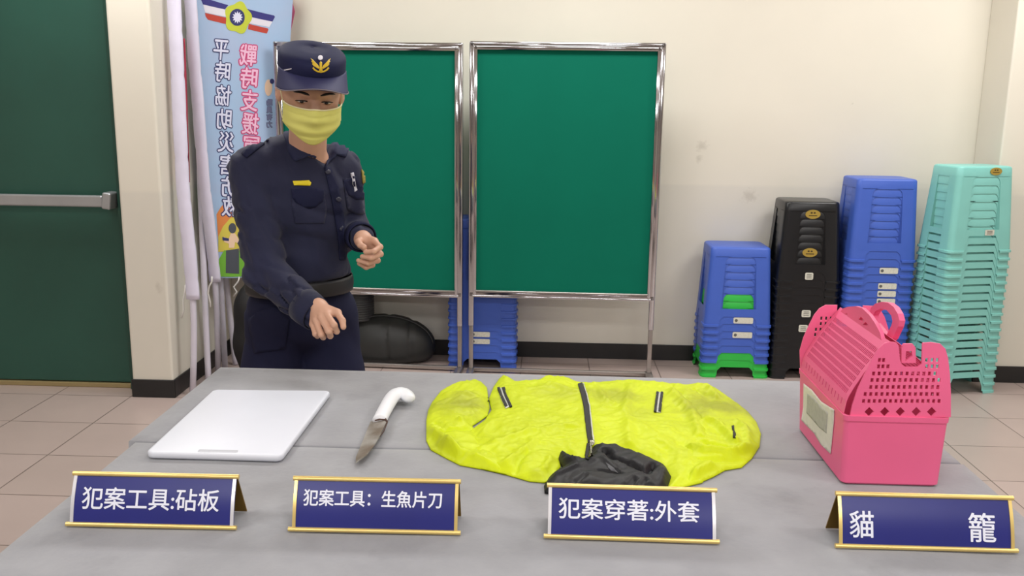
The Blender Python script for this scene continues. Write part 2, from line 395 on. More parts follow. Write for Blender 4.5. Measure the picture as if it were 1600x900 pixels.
# ------------------------------------------------------------------ signs
GOLD = mat('gold_rail', (240, 212, 134), .3, .55, noise_amt=.08); GOLDD = mat('gold_back_plate', (150, 118, 52), .35, .75)
SILV = mat('bright_strip', (226, 226, 232), .3, .35); NAVY = mat('navy_sign_plate', (40, 44, 122), .35, noise_amt=.08, spec=.4)
INK = mat('white_lettering', (232, 235, 250), .6)
def sign(pa, pb, texts, label, side=('s', 's'), lean=.033, hh=.089):
    a, b = atz(*pa, TT), atz(*pb, TT); L = float(np.linalg.norm((b-a)[:2])); ang = math.atan2(b[1]-a[1], b[0]-a[0])
    r = empty('nameplate', (a[0], a[1], TT), label, 'nameplate', None, ang)
    def P(nm, vf, m, an=35): return mk(nm, *vf, m, r, True, True, angle=an)
    R = .0042
    p0 = Vector((0, 0, R)); p1 = Vector((0, lean, hh)); d = (p1-p0); n = Vector((0, -d.z, d.y)).normalized()
    def at_panel(x, v, lift=0.): return Vector((x, 0, 0)) + p0 + d*v + n*(lift+.0035*math.sin(math.pi*v))
    P('panel', grid(lambda u, v: at_panel(.004+u*(L-.008), .02+.95*v), 3, 12, .003), NAVY)
    P('top_rail', tube([(0, p1.y, p1.z), (L, p1.y, p1.z)], R*1.05, 14), GOLD); P('bottom_rail', tube([(-.004, 0, R), (L+.002, 0, R)], R, 14), GOLD)
    for k, x in enumerate((.003, L-.010)):
        P('side_strip', grid(lambda u, v: at_panel(x+u*.006, .03+.94*v, .0016), 2, 12, .0025), SILV if side[k] == 's' else GOLD)
    P('back_leg', grid(lambda u, v: Vector((.003+u*(L-.006), p1.y+.002+v*.044, p1.z-v*(p1.z-.001))), 2, 6, .0025), GOLDD)
    V, F = [], []
    for t, x0, x1, y0, y1 in texts:
        v, f = fit(curve_mesh(None, 0, t), 0, 1, 0, 1); A = np.array(v); V, F = [], []
        bw = .0005        # stroke weight
        for k, (ox, oy) in enumerate(((0, 0), (bw, 0), (-bw, 0), (0, bw), (0, -bw))):
            vv = [tuple(at_panel(L*(x0+p[0]*(x1-x0))+ox, y0+p[1]*(y1-y0)+oy/.095, .0009+.00002*k)) for p in A]; V, F = join((V, F), (vv, f))
        P('lettering', (V, F), INK)
    return r
sign((107, 822), (368, 828), [('犯案工具:砧板', .075, .895, .31, .74)], 'navy and gold nameplate before the white cutting board')
sign((454, 830), (718, 836), [('犯案工具：生魚片刀', .07, .89, .47, .79)], 'navy and gold nameplate before the knife', ('n', 'g'))
sign((853, 841), (1122, 850), [('犯案穿著:外套', .072, .892, .36, .76)], 'navy and gold nameplate before the yellow jacket', lean=.04, hh=.085)
sign((1308, 856), (1588, 864), [('貓', .07, .205, .17, .68), ('籠', .735, .885, .15, .70)], 'navy and gold nameplate before the pink carrier', ('g', 'g'))

# ------------------------------------------------------------------ cutting board
def rounded_plate(q, z0, z1, r, bev):
    """rounded slab over the quadrilateral q (list of xy)"""
    pts = []; n = len(q)
    for i in range(n):
        p, a, b = Vector(q[i]), Vector(q[i-1]), Vector(q[(i+1) % n]); da, db = (a-p).normalized(), (b-p).normalized()
        half = da.angle(db)/2; t = r/math.tan(half); s, e = p+da*t, p+db*t; c = p+(da+db).normalized()*r/math.sin(half)
        a0 = math.atan2(s.y-c.y, s.x-c.x); a1 = math.atan2(e.y-c.y, e.x-c.x)
        while a1-a0 > math.pi: a1 -= 2*math.pi
        while a1-a0 < -math.pi: a1 += 2*math.pi
        pts += [(c.x+r*math.cos(lerp(a0, a1, k/8)), c.y+r*math.sin(lerp(a0, a1, k/8))) for k in range(9)]
    A = np.array(pts); cen = A.mean(0); V, F = [], []; m = len(A)
    nrm = []
    for i in range(m):
        t = A[(i+1) % m]-A[i-1]; nn = np.array([t[1], -t[0]]); nn /= np.linalg.norm(nn)
        if nn@(A[i]-cen) < 0: nn = -nn
        nrm.append(nn)
    nrm = np.array(nrm); prof = [(bev, z0), (0, z0+bev), (0, z1-bev), (bev*.3, z1-bev*.3), (bev, z1)]
    for ins, z in prof: V += [(x, y, z) for x, y in A-nrm*ins]
    for k in range(len(prof)-1):
        for i in range(m): F.append((k*m+i, k*m+(i+1) % m, (k+1)*m+(i+1) % m, (k+1)*m+i))
    F += [tuple(range(m))[::-1], tuple(range((len(prof)-1)*m, len(prof)*m))]; return V, F
PLAS = mat('white_plastic', (225, 229, 240), .4, noise_amt=.02)
cz = TT+.016
q = [atz(440, 712, cz)[:2], atz(517, 610, cz)[:2], atz(334, 608, cz)[:2], atz(227, 706, cz)[:2]]
cb = mk('cutting_board', *rounded_plate([tuple(p) for p in q], TT, cz, .016, .004), PLAS, angle=50); tag(cb, 'white plastic cutting board lying on the grey cloth', 'cutting board')
sl = [atz(*p, cz)[:2] for p in ((308, 706.5), (371, 707.5), (372.5, 703.5), (310.5, 702.5))]
mk('hand_slot', *rounded_plate([tuple(p) for p in sl], cz-.002, cz+.0006, .004, .0004), mat('slot_grey', (196, 199, 208), .5), cb)

# ------------------------------------------------------------------ knife
kt = atz(556, 722, TT+.002); kh = atz(594, 655, TT+.012)
kn = empty('knife', (kh[0], kh[1], TT), 'sashimi knife with white handle and stained blade on the grey cloth', 'knife')
BLADE = mat('stained_steel_blade', (186, 184, 178), .4, .45, rgb2=(132, 120, 106), noise_scale=14)
def blade():
    ed = [atz(*p, TT+.006) for p in ((579, 658), (571, 678), (562, 700), (556, 714), (556, 723))]
    sp = [atz(*p, TT+.014) for p in ((605, 658), (594, 681), (584, 697), (573, 711), (557, 723))]
    V, F = [], []; k = 9
    for i in np.linspace(0, 4, 17):
        j = min(int(i), 3); t = i-j; e = lerp(ed[j], ed[j+1], t); s = lerp(sp[j], sp[j+1], t); w = (1-i/4)
        for u in np.linspace(0, 1, 5): V.append(tuple(lerp(e, s, u)+np.array([0, 0, .0016*u*(.3+w)])))
        for u in np.linspace(1, 0, 5): V.append(tuple(lerp(e, s, u)-np.array([0, 0, .0016*u*(.3+w)+.0002])))
    n = 10
    for i in range(16):
        for j in range(n): F.append((i*n+j, i*n+(j+1) % n, (i+1)*n+(j+1) % n, (i+1)*n+j))
    F.append(tuple(range(n))); F.append(tuple(range(16*n, 17*n))[::-1]); return V, F
mk('blade', *blade(), BLADE, kn, angle=40)
hp = [(593, 657, .013, .018, .012), (599, 645, .017, .018, .013), (606, 632, .021, .0185, .014), (612, 622, .023, .0195, .014), (619, 615.5, .024, .022, .014), (627, 613, .024, .024, .0135), (634, 617, .022, .022, .013), (639, 622, .02, .018, .012)]
def handle():
    P = [Vector(atz(x, y, TT+z)) for x, y, z, w, h in hp]
    Q, Wd = [], []
    for i in range(len(P)-1):
        for t in np.linspace(0, 1, 4, endpoint=False): Q.append(P[i].lerp(P[i+1], t)); Wd.append((lerp(hp[i][3], hp[i+1][3], t), lerp(hp[i][4], hp[i+1][4], t)))
    Q.append(P[-1]); Wd.append(hp[-1][3:])
    for _ in range(2): Q = [Q[0]]+[(Q[i-1]+Q[i]*2+Q[i+1])/4 for i in range(1, len(Q)-1)]+[Q[-1]]
    e = (Q[-1]-Q[-2]).normalized()
    for s, k in ((.006, .85), (.010, .6), (.012, .2)): Q.append(Q[len(hp)*4-4-3]+e*s if False else P[-1]+e*s); Wd.append((hp[-1][3]*k, hp[-1][4]*k))
    V, F = [], []; n = 16
    for i, p in enumerate(Q):
        t = (Q[min(i+1, len(Q)-1)]-Q[max(i-1, 0)]); t.z = 0; t.normalize(); sd = Vector((t.y, -t.x, 0))
        for j in range(n):
            a = 2*math.pi*j/n; V.append(tuple(p+sd*math.cos(a)*Wd[i][0]+Vector((0, 0, 1))*math.sin(a)*Wd[i][1]))
    for i in range(len(Q)-1):
        for j in range(n): F.append((i*n+j, i*n+(j+1) % n, (i+1)*n+(j+1) % n, (i+1)*n+j))
    F += [tuple(range(n))[::-1], tuple((len(Q)-1)*n+j for j in range(n))]; return V, F
hv, hf = handle(); zmin = min(p[2] for p in hv)
mk('handle', [(x, y, z-zmin+TT+.0004) if False else (x, y, max(z, TT+.0005)) for x, y, z in hv], hf, mat('white_handle_plastic', (236, 238, 244), .4), kn)
mk('rust_stain', *tube([tuple(atz(x, y, TT+.0165)) for x, y in ((586, 657), (594, 655), (602, 655), (605, 660), (600, 673), (594, 682))], [.002, .0025, .0035, .004, .003, .0015], 8, True, .4), mat('dark_rust', (74, 46, 36), .7), kn)

# ------------------------------------------------------------------ yellow jacket
YEL = mat('neon_yellow_nylon', (208, 224, 12), .5, noise_amt=.0, rgb2=(198, 214, 8), noise_scale=9, spec=.3, bump=.7, bump_scale=42)
def dirty():
    nt = YEL.node_tree; b = nt.nodes['Principled BSDF']; cur = b.inputs['Base Color'].links[0].from_socket
    g = nt.nodes.new('ShaderNodeNewGeometry'); n = nt.nodes.new('ShaderNodeTexNoise'); n.inputs['Scale'].default_value = 11; n.inputs['Detail'].default_value = 6; n.inputs['Roughness'].default_value = .65; nt.links.new(g.outputs['Position'], n.inputs['Vector'])
    # soot smears: left cuff, chest under the collar, right shoulder
    for (px, py), r, k in (((725, 625), .10, .75), ((960, 615), .09, .55), ((1115, 630), .13, .75), ((870, 612), .09, .4), ((1000, 640), .06, .3), ((690, 690), .05, .4), ((840, 735), .03, .6)):
        vd = nt.nodes.new('ShaderNodeVectorMath'); vd.operation = 'DISTANCE'; nt.links.new(g.outputs['Position'], vd.inputs[0]); vd.inputs[1].default_value = tuple(atz(px, py, .765))
        md = nt.nodes.new('ShaderNodeMath'); md.operation = 'MULTIPLY_ADD'; nt.links.new(n.outputs[0], md.inputs[0]); md.inputs[1].default_value = -r*1.9; nt.links.new(vd.outputs['Value'], md.inputs[2])
        q = nt.nodes.new('ShaderNodeMapRange'); q.inputs[1].default_value = -r*.7; q.inputs[2].default_value = r*.1; q.inputs[3].default_value = k*.85; q.inputs[4].default_value = 0
        nt.links.new(md.outputs[0], q.inputs[0])
        m2 = nt.nodes.new('ShaderNodeMix'); m2.data_type = 'RGBA'; nt.links.new(q.outputs[0], m2.inputs[0]); nt.links.new(cur, m2.inputs[6]); m2.inputs[7].default_value = lin((138, 142, 40)); cur = m2.outputs[2]
    nt.links.new(cur, b.inputs['Base Color'])
dirty()
BLK = mat('black_nylon', (24, 24, 28), .5, spec=.3, noise_amt=.15, noise_scale=20); ZIP = mat('black_zip_tape', (34, 34, 32), .7); REFL = mat('silver_reflective_trim', (210, 212, 205), .4)
def px2t(pts, z=TT+.004): return [tuple(atz(x, y, z)[:2]) for x, y in pts]
def seg_d(P, a, b):
    a, b = np.array(a), np.array(b); ab = b-a; t = np.clip((P-a)@ab/(ab@ab), 0, 1); return np.linalg.norm(P-a-t[:, None]*ab, axis=1)
def pillow(poly, hgt, wid, creases=(), namp=.004, z0=TT, step=.0055, base=.003, seed=0, calm=()):
    v, f, B = tri2d(px2t(poly), step); A = np.array(v); d = np.full(len(A), 9.)
    for i in range(len(B)): d = np.minimum(d, seg_d(A, B[i], B[(i+1) % len(B)]))
    z = base+hgt*(1-np.exp(-d/wid))
    env = np.clip(d/.02, 0, 1)
    for pts in calm:          # taped seams stiffen the cloth
        T = [np.array(atz(x, y, TT+.02)[:2]) for x, y in pts]
        for i in range(len(T)-1): env = env*(.12+.88*np.clip((seg_d(A, T[i], T[i+1])-.006)/.02, 0, 1))
    for i, p in enumerate(A):
        q = Vector((p[0]*9+seed, p[1]*9, seed*.7)); a = noise.noise(q+Vector((0, 0, 3))*noise.noise(q*.6)); b = noise.noise(Vector((p[0]*26+seed, p[1]*20, 5)))
        w_ = noise.noise(Vector((p[0]*4+seed, p[1]*4, 2)))
        r1 = 1-abs(noise.noise(Vector((p[0]*14+5*w_+seed, p[1]*30+4*w_, 9)))*2.2); r2 = 1-abs(noise.noise(Vector((p[0]*40+6*w_, p[1]*18+seed+5*w_, 4)))*2.2)
        z[i] += env[i]*namp*(1.1*(1-abs(a)*2)+.5*b+.9*max(0, r1)**3*(.4+w_)+.7*max(0, r2)**4)
    for pts, amp, w in creases:
        T = [np.array(atz(x, y, TT+.02)[:2]) for x, y in pts]; dd = np.full(len(A), 9.)
        for i in range(len(T)-1): dd = np.minimum(dd, seg_d(A, T[i], T[i+1]))
        z += 1.25*amp*np.exp(-(dd/w)**2)*np.clip(d/.02, 0, 1)
    z = np.maximum(z, .0015)
    top = np.column_stack([A, z0+z]); n = len(A); bot = np.column_stack([A, np.full(n, z0)])
    tr = []
    for q in f:
        a, b, c = (A[i] for i in q[:3]); tr.append(q if (b[0]-a[0])*(c[1]-a[1])-(b[1]-a[1])*(c[0]-a[0]) > 0 else q[::-1])
    V = np.vstack([top, bot]); F = list(tr)+[tuple(i+n for i in q[::-1]) for q in tr]; e = set()
    for q in tr:
        for a, b in zip(q, q[1:]+q[:1]): e.add((a, b))
    for a, b in e:
        if (b, a) not in e: F.append((b, a, a+n, b+n))
    return V.tolist(), F
jk = empty('jacket', tuple(atz(920, 680, TT)), 'crumpled neon yellow zip jacket with black lining, soiled, lying on the grey cloth', 'jacket')
body_px = [(764, 622), (771, 604), (780, 591), (787, 585), (797, 590), (808, 597), (824, 595.5), (838, 594), (850, 590), (873, 588.5), (892, 592), (904, 598), (914, 598), (936, 598), (958, 597), (979, 592.6), (1000, 595.7), (1030, 598), (1050, 601), (1063, 604),
           (1085, 622), (1105, 655), (1120, 690), (1110, 725), (1098, 752), (1077, 757), (1042, 764), (1046, 748), (1036, 732), (1019, 722), (991, 711), (964, 702.6), (943, 701), (925, 701), (921, 716), (914, 721), (899, 720), (885, 713), (873, 716), (876, 728), (866, 738), (858, 750), (850, 752), (827, 750), (792, 740), (752, 731), (735, 728), (728, 700), (735, 672), (758, 655), (768, 640)]
cre = [([(775, 690), (830, 672), (900, 665)], .006, .012), ([(790, 720), (815, 705), (835, 690)], .007, .009), ([(800, 738), (812, 715), (822, 705)], -.008, .007), ([(818, 742), (850, 742), (866, 726)], -.010, .008),
       ([(850, 728), (862, 712)], .008, .008), ([(985, 600), (978, 640), (985, 690)], .006, .012), ([(1050, 610), (1080, 640), (1095, 680)], .01, .015), ([(1060, 690), (1085, 698), (1110, 715)], -.007, .01), ([(1000, 665), (1040, 690)], .005, .014), ([(1060, 755), (1080, 735), (1110, 720)], -.007, .01),
       ([(930, 600), (945, 625), (960, 632)], .006, .01), ([(860, 600), (900, 612)], .006, .012), ([(920, 600), (924, 650), (928, 700)], .004, .012), ([(905, 602), (912, 650), (914, 700)], .004, .012)]
jb = pillow(body_px, .013, .03, cre, .0042, seed=1.3, calm=[[(906, 600), (916, 635), (920, 675), (922, 692), (916, 715)], [(783, 607), (795, 637)], [(1031, 614), (1027, 645)]])
sl_px = [(666, 656), (669, 640), (675, 628), (689, 610), (708, 600), (724, 598), (740, 595), (752, 596), (761, 605), (763, 622), (765, 636), (762, 648), (752, 655), (738, 664), (745, 680), (760, 700), (790, 722), (792, 740), (752, 731), (719, 725), (698, 714.7), (673, 701), (666, 687)]
sl_cre = [([(668, 662), (682, 675), (700, 690), (716, 705)], .012, .008), ([(690, 670), (720, 668), (745, 660)], -.016, .008), ([(680, 655), (700, 668)], -.008, .007), ([(690, 690), (730, 705), (770, 725)], .007, .012), ([(720, 655), (740, 648), (752, 652)], .008, .008), ([(700, 612), (740, 616)], .006, .014), ([(715, 715), (728, 716)], -.006, .006), ([(670, 680), (690, 700), (715, 712)], -.009, .007)]
js = pillow(sl_px, .013, .02, sl_cre, .0042, seed=4.1)
sr_px = [(1040, 599), (1063, 602.7), (1098, 601.5), (1112, 605), (1124, 609.7), (1147, 626), (1168, 642), (1182, 658.6), (1189, 677), (1187, 696), (1175, 714.6), (1159, 728.6), (1133, 733), (1115, 743), (1092, 753), (1075, 756), (1068, 740), (1066, 700), (1060, 660), (1050, 630)]
sr_cre = [([(1050, 612), (1075, 640), (1096, 655)], -.012, .008), ([(1096, 655), (1120, 662), (1140, 680), (1150, 692)], .012, .009), ([(1105, 603), (1120, 620)], .008, .012), ([(1085, 608), (1100, 615)], -.008, .007), ([(1065, 690), (1100, 705), (1140, 706), (1185, 690)], .012, .009), ([(1080, 715), (1120, 716), (1160, 712)], -.008, .008), ([(1150, 660), (1165, 670), (1170, 690)], .007, .01), ([(1085, 735), (1110, 722)], .008, .009), ([(1100, 690), (1150, 700)], -.009, .007)]
jr = pillow(sr_px, .015, .024, sr_cre, .0044, seed=8.6)
mk('body', *jb, YEL, jk); mk('sleeve', *js, YEL, jk); mk('sleeve', *jr, YEL, jk)
ln_px = [(925, 698), (943, 700), (964, 701), (991, 709.5), (1019, 720), (1042, 731.5), (1050, 746), (1043, 762), (1030, 773), (960, 776), (900, 774), (862, 770), (851, 768), (850, 758), (858, 745), (870, 737), (881, 731), (873, 719), (871.6, 711), (878.5, 704), (886, 711), (899, 719), (914, 721.5), (922, 716)]
ln = pillow(ln_px, .021, .014, [([(945, 704), (958, 718), (985, 728), (1010, 740), (1020, 728)], -.014, .007), ([(935, 737), (968, 742)], -.01, .004), ([(940, 720), (964, 738)], .006, .006), ([(880, 712), (900, 720)], .007, .004), ([(900, 755), (915, 745)], -.007, .004), ([(980, 762), (993, 750)], -.008, .004), ([(1002, 757), (1010, 750)], -.008, .004), ([(870, 742), (905, 732), (925, 722)], .006, .006), ([(1040, 735), (1032, 760)], .006, .008)], .003, seed=2.2, step=.005)
mk('lining', *ln, BLK, jk)
JB = bvh_of(join(jb, js, jr, ln))
def strip_px(pts, w):
    A = np.array(pts, float); T = np.gradient(A, axis=0); T /= np.linalg.norm(T, axis=1, keepdims=True); N = np.column_stack([-T[:, 1], T[:, 0]])
    ww = np.asarray(w if hasattr(w, '__len__') else [w]*len(A))[:, None]/2
    return [tuple(p) for p in A+N*ww]+[tuple(p) for p in (A-N*ww)[::-1]]
zp = [(906, 600), (912, 616), (916, 635), (918, 655), (920, 675), (922, 692)]
zo = mk('zipper', *decal(strip_px(zp, [7, 9, 9, 9, 8, 7]), JB, .0025, 2.5), ZIP, jk)
mk('reflective_piping', *decal(strip_px([(x+5.4, y) for x, y in zp], 1.6), JB, .003, 2.5), REFL, jk)
mk('zipper_tail', *decal(strip_px([(919, 694), (916, 712), (917, 718)], 5), JB, .003, 2.), ZIP, jk)
mk('zipper_pull', *decal([(921, 690), (928, 690), (929, 697), (926, 700), (926, 712), (922, 715), (921, 703)], JB, .004, 2.), mat('zip_metal', (190, 188, 170), .3, .8), jk)
for pts in ([(783, 607), (787, 620), (795, 637)], [(1031, 614), (1029, 628), (1027, 645)]):
    A = np.array(pts, float); po = mk('pocket_zip', *decal(strip_px(A, 11), JB, .002, 2.5), REFL, jk)
    for s in (-3.6, 3.6): mk('pocket_welt', *decal(strip_px(A+np.array([s, 0]), 4.2), JB, .004, 2.), ZIP, po)
mk('cuff_tab', *decal(strip_px([(1145, 666), (1147, 676), (1148, 685)], 3), JB, .002, 2.), ZIP, jk)
mk('logo_print', *decal([(947, 723), (953, 727), (960, 732), (966, 739), (955, 736), (950, 731)], JB, .0008, 2.), mat('grey_print', (92, 93, 98), .5), jk)
mk('cuff_edge', *decal(strip_px([(761, 604), (764, 616), (763, 628)], 3), JB, .002, 2.), ZIP, jk)

# ------------------------------------------------------------------ pet carrier
PINK = mat('pink_plastic', (242, 108, 154), .42, noise_amt=.04, spec=.4)
pc = empty('pet_carrier', (.73, 1.96, TT), 'pink plastic pet carrier with slotted lid and loop handles', 'pet carrier')
YF, YB = 1.79, 2.135
fb = [at(1316, 760, YF), at(1470, 763, YF), at(1484, 657, YF), at(1320, 651, YF)]
xb0, xb1, xt0, xt1 = fb[0][0], fb[1][0], fb[3][0], fb[2][0]; zs = .893
def rr(x0, x1, y0, y1, r, n=5):
    P = []
    for cx, cy, a in ((x1-r, y1-r, 0), (x0+r, y1-r, 90), (x0+r, y0+r, 180), (x1-r, y0+r, 270)):
        P += [(cx+r*math.cos(math.radians(a+90*k/n)), cy+r*math.sin(math.radians(a+90*k/n))) for k in range(n+1)]
    return P
def carrier_base():
    V, F = [], []; lv = []
    for z, e, ins in ((TT, .004, 0), (TT+.004, 0, 0), (zs-.012, 0, 0), (zs-.011, 0, -.0018), (zs, 0, -.0018), (zs, 0, .004), (zs-.012, 0, .004), (TT+.006, 0, .004)):
        t = (z-TT)/(zs-TT); i = e+ins; lv.append([(x, y, z) for x, y in rr(lerp(xb0, xt0, t)+i, lerp(xb1, xt1, t)-i, lerp(YF+.008, YF, t)+i, lerp(YB-.01, YB, t)-i, .012)])
    n = len(lv[0])
    for l in lv: V += l
    for k in range(len(lv)-1):
        for i in range(n): F.append((k*n+i, k*n+(i+1) % n, (k+1)*n+(i+1) % n, (k+1)*n+i))
    F += [tuple(range(n))[::-1], tuple(range((len(lv)-1)*n, len(lv)*n))]; return V, F
cbv = carrier_base(); mk('base_tub', *cbv, PINK, pc, angle=35)
def plate(outl, holes, Y0, th, px=True):
    cv = lambda p: (lambda w: (w[0], w[2]))(at(p[0], p[1], Y0))
    v, f = holed([cv(p) for p in outl], [[cv(p) for p in h] for h in holes], th)
    return [(x, Y0-z, y) for x, y, z in v], f
o5 = lambda x, y: (1340+x/3.2125, 500+y/3.2125)
e4 = lambda x, y: (1220+x/2.8138, 460+y/2.8125)
front = [e4(*p) for p in ((302, 538), (312, 490), (335, 420), (368, 350), (398, 290), (425, 240), (455, 214), (480, 208), (508, 212), (516, 222), (522, 285), (530, 305), (545, 318), (600, 318), (618, 305), (622, 213), (660, 210), (700, 216), (722, 238), (734, 280), (742, 350), (746, 430), (746, 538))]
holes = []
for y, xs in ((200, (108, 128, 345, 372, 398)), (232, (103, 125, 150, 345, 372, 398)), (268, range(78, 412, 28)), (301, range(70, 412, 28)), (336, range(64, 424, 28)), (371, range(36, 424, 28)), (406, range(28, 424, 27))):
    for x in xs:
        c = o5(x, y); holes.append([(c[0]-2.4, c[1]+3.2), (c[0]+2.2, c[1]+3.2), (c[0]+2.8, c[1]-3.2), (c[0]-1.8, c[1]-3.2)])
for x in (57, 135, 213, 293, 370):
    c = o5(x, 459); holes.append([(c[0]-7.5, c[1]), (c[0], c[1]+7.5), (c[0]+7.5, c[1]), (c[0], c[1]-7.5)])
fp = mk('end_panel', *plate(front, holes, YF+.005, .004), PINK, pc, False)
latch = [e4(*p) for p in ((528, 300), (528, 235), (540, 216), (578, 216), (590, 232), (592, 300))]
mk('latch', *plate(latch, [[e4(*p) for p in ((545, 292), (548, 248), (574, 248), (576, 270))]], YF+.012, .006), PINK, fp, False)
z8 = lambda x, y: (1250+x/5, 460+y/5)
# the same end panel at the back
YP = YB-.008; cvb = lambda x, y: (lambda w: (w[0], w[2]))(at(x, y, YP))
lft = [(xt0+.001, zs)]+[cvb(*p) for p in ((1249.5, 548), (1255, 528), (1263, 510), (1272, 492), (1280, 482), (1290, 476.5), (1308, 476.5))]+[(cvb(1308, 476.5)[0]+.001, 1.0)]
xm = (xt0+xt1)/2; bo = lft+[(2*xm-x, z) for x, z in lft[::-1]]; bh_ = []
for y, xs in ((186, (166, 204, 240)), (229, (162, 200, 236)), (273, (124, 160, 196, 232)), (314, (118, 154, 190, 226))):
    for x in xs:
        c = cvb(*z8(x, y)); q = [(c[0]-.0026, c[1]-.0044), (c[0]+.0026, c[1]-.0044), (c[0]+.0026, c[1]+.0044), (c[0]-.0026, c[1]+.0044)]; bh_ += [q, [(2*xm-a, b) for a, b in q]]
bv, bf = holed(bo, bh_, .004); mk('end_panel', [(x, YP-z, y) for x, y, z in bv], bf, PINK, pc, False)
# two slotted lid halves meeting at the ridge
def lid(sec, slots=True):
    S_ = np.array(sec); ln_ = np.r_[0, np.cumsum(np.linalg.norm(np.diff(S_, axis=0), axis=1))]; tot = ln_[-1]
    y0, y1 = YF+.012, YB-.012; Lr = y1-y0
    sc, sh = [0], []
    def add(d, h): sc.append(sc[-1]+d); sh.append(h)
    add(.012, 0); add(.014, 'd'); add(.012, 0)
    rows = int((tot-sc[-1]-.018)/.0145)
    for _ in range(rows): add(.011, 's'); add(.0035, 0)
    add(tot-sc[-1], 0)
    sc = np.array(sc)
    yc, yh = [y0], []
    def addy(d, h): yc.append(yc[-1]+d); yh.append(h)
    addy(.016, 0); k = 0
    while yc[-1] < y1-.02:
        addy(.0046, k); addy(.0026, -1); k += 1
    addy(y1-yc[-1], -1); yh[0] = -1
    pt = lambda s: np.array([np.interp(s, ln_, S_[:, 0]), np.interp(s, ln_, S_[:, 1])])
    V = [(pt(s)[0], y, pt(s)[1]) for s in sc for y in yc]; ny = len(yc); F = []
    for i, h in enumerate(sh):
        for j, g in enumerate(yh):
            hole = (h == 's' and g >= 0) or (h == 'd' and g >= 0 and g % 3 == 1)
            if not hole: a = i*ny+j; F.append((a, a+1, a+ny+1, a+ny))
    return shell(V, F, .0014)
rx = .714; rz_ = 1.047
secL = [(xt0+.002, zs+.001), (xt0+.006, .925), (xt0+.018, .950), (xt0+.038, .985), (xt0+.06, 1.016), (rx-.008, rz_)]
secR = [(xt1-.002, zs+.001), (xt1-.004, .925), (xt1-.016, .950), (xt1-.042, .985), (xt1-.07, 1.014), (rx+.006, rz_)]
mk('lid', *lid(secL), PINK, pc, False); lr = lid(secR); mk('lid', lr[0], [q[::-1] for q in lr[1]], PINK, pc, False)
def side_plate(outl, holes, X, th):
    cv = lambda p: (lambda w: (w[1], w[2]))(atx(p[0], p[1], X))
    v, f = holed([cv(p) for p in outl], [[cv(p) for p in h] for h in holes], th)
    return [(X+z, x, y) for x, y, z in v], f
h1 = [z8(*p) for p in ((322, 215), (325, 140), (345, 112), (385, 98), (450, 92), (500, 108), (555, 160), (600, 225), (640, 300), (655, 365), (610, 400), (560, 330), (500, 270), (440, 245), (380, 240))]
mk('handle', *side_plate(h1, [[z8(*p) for p in ((345, 190), (350, 158), (382, 148), (384, 185))], [z8(*p) for p in ((472, 195), (490, 175), (515, 200), (500, 215))], [z8(*p) for p in ((505, 235), (525, 215), (550, 240), (535, 250))]], .704, .008), PINK, pc, False)
ring_o = [z8(*p) for p in ((560, 150), (575, 105), (610, 72), (660, 58), (710, 66), (755, 100), (785, 150), (800, 205), (790, 250), (745, 345), (725, 365), (690, 360), (650, 330), (655, 300), (600, 220), (570, 190))]
ring_i = [z8(*p) for p in ((592, 165), (610, 132), (650, 112), (700, 125), (735, 165), (745, 210), (735, 245), (700, 315), (672, 305), (610, 225))]
mk('handle', *side_plate(ring_o, [ring_i], .738, .012), PINK, pc, False)
PAPER = mat('crumpled_white_paper', (226, 222, 214), .8, noise_amt=.08, noise_scale=60); PGREY = mat('grey_printed_paper', (186, 184, 178), .8, noise_amt=.15, noise_scale=90)
CBV = bvh_of(cbv)
lab = mk('paper_label', *decal([e4(*p) for p in ((104, 392), (140, 420), (180, 470), (238, 508), (236, 560), (228, 640), (222, 700), (180, 660), (150, 610), (120, 580), (94, 552), (102, 500))], CBV, .0015, 3), PAPER, pc)
mk('printed_patch', *decal([e4(*p) for p in ((122, 436), (150, 455), (190, 500), (212, 520), (206, 610), (175, 585), (140, 545), (118, 520))], CBV, .0022, 3), PGREY, lab)

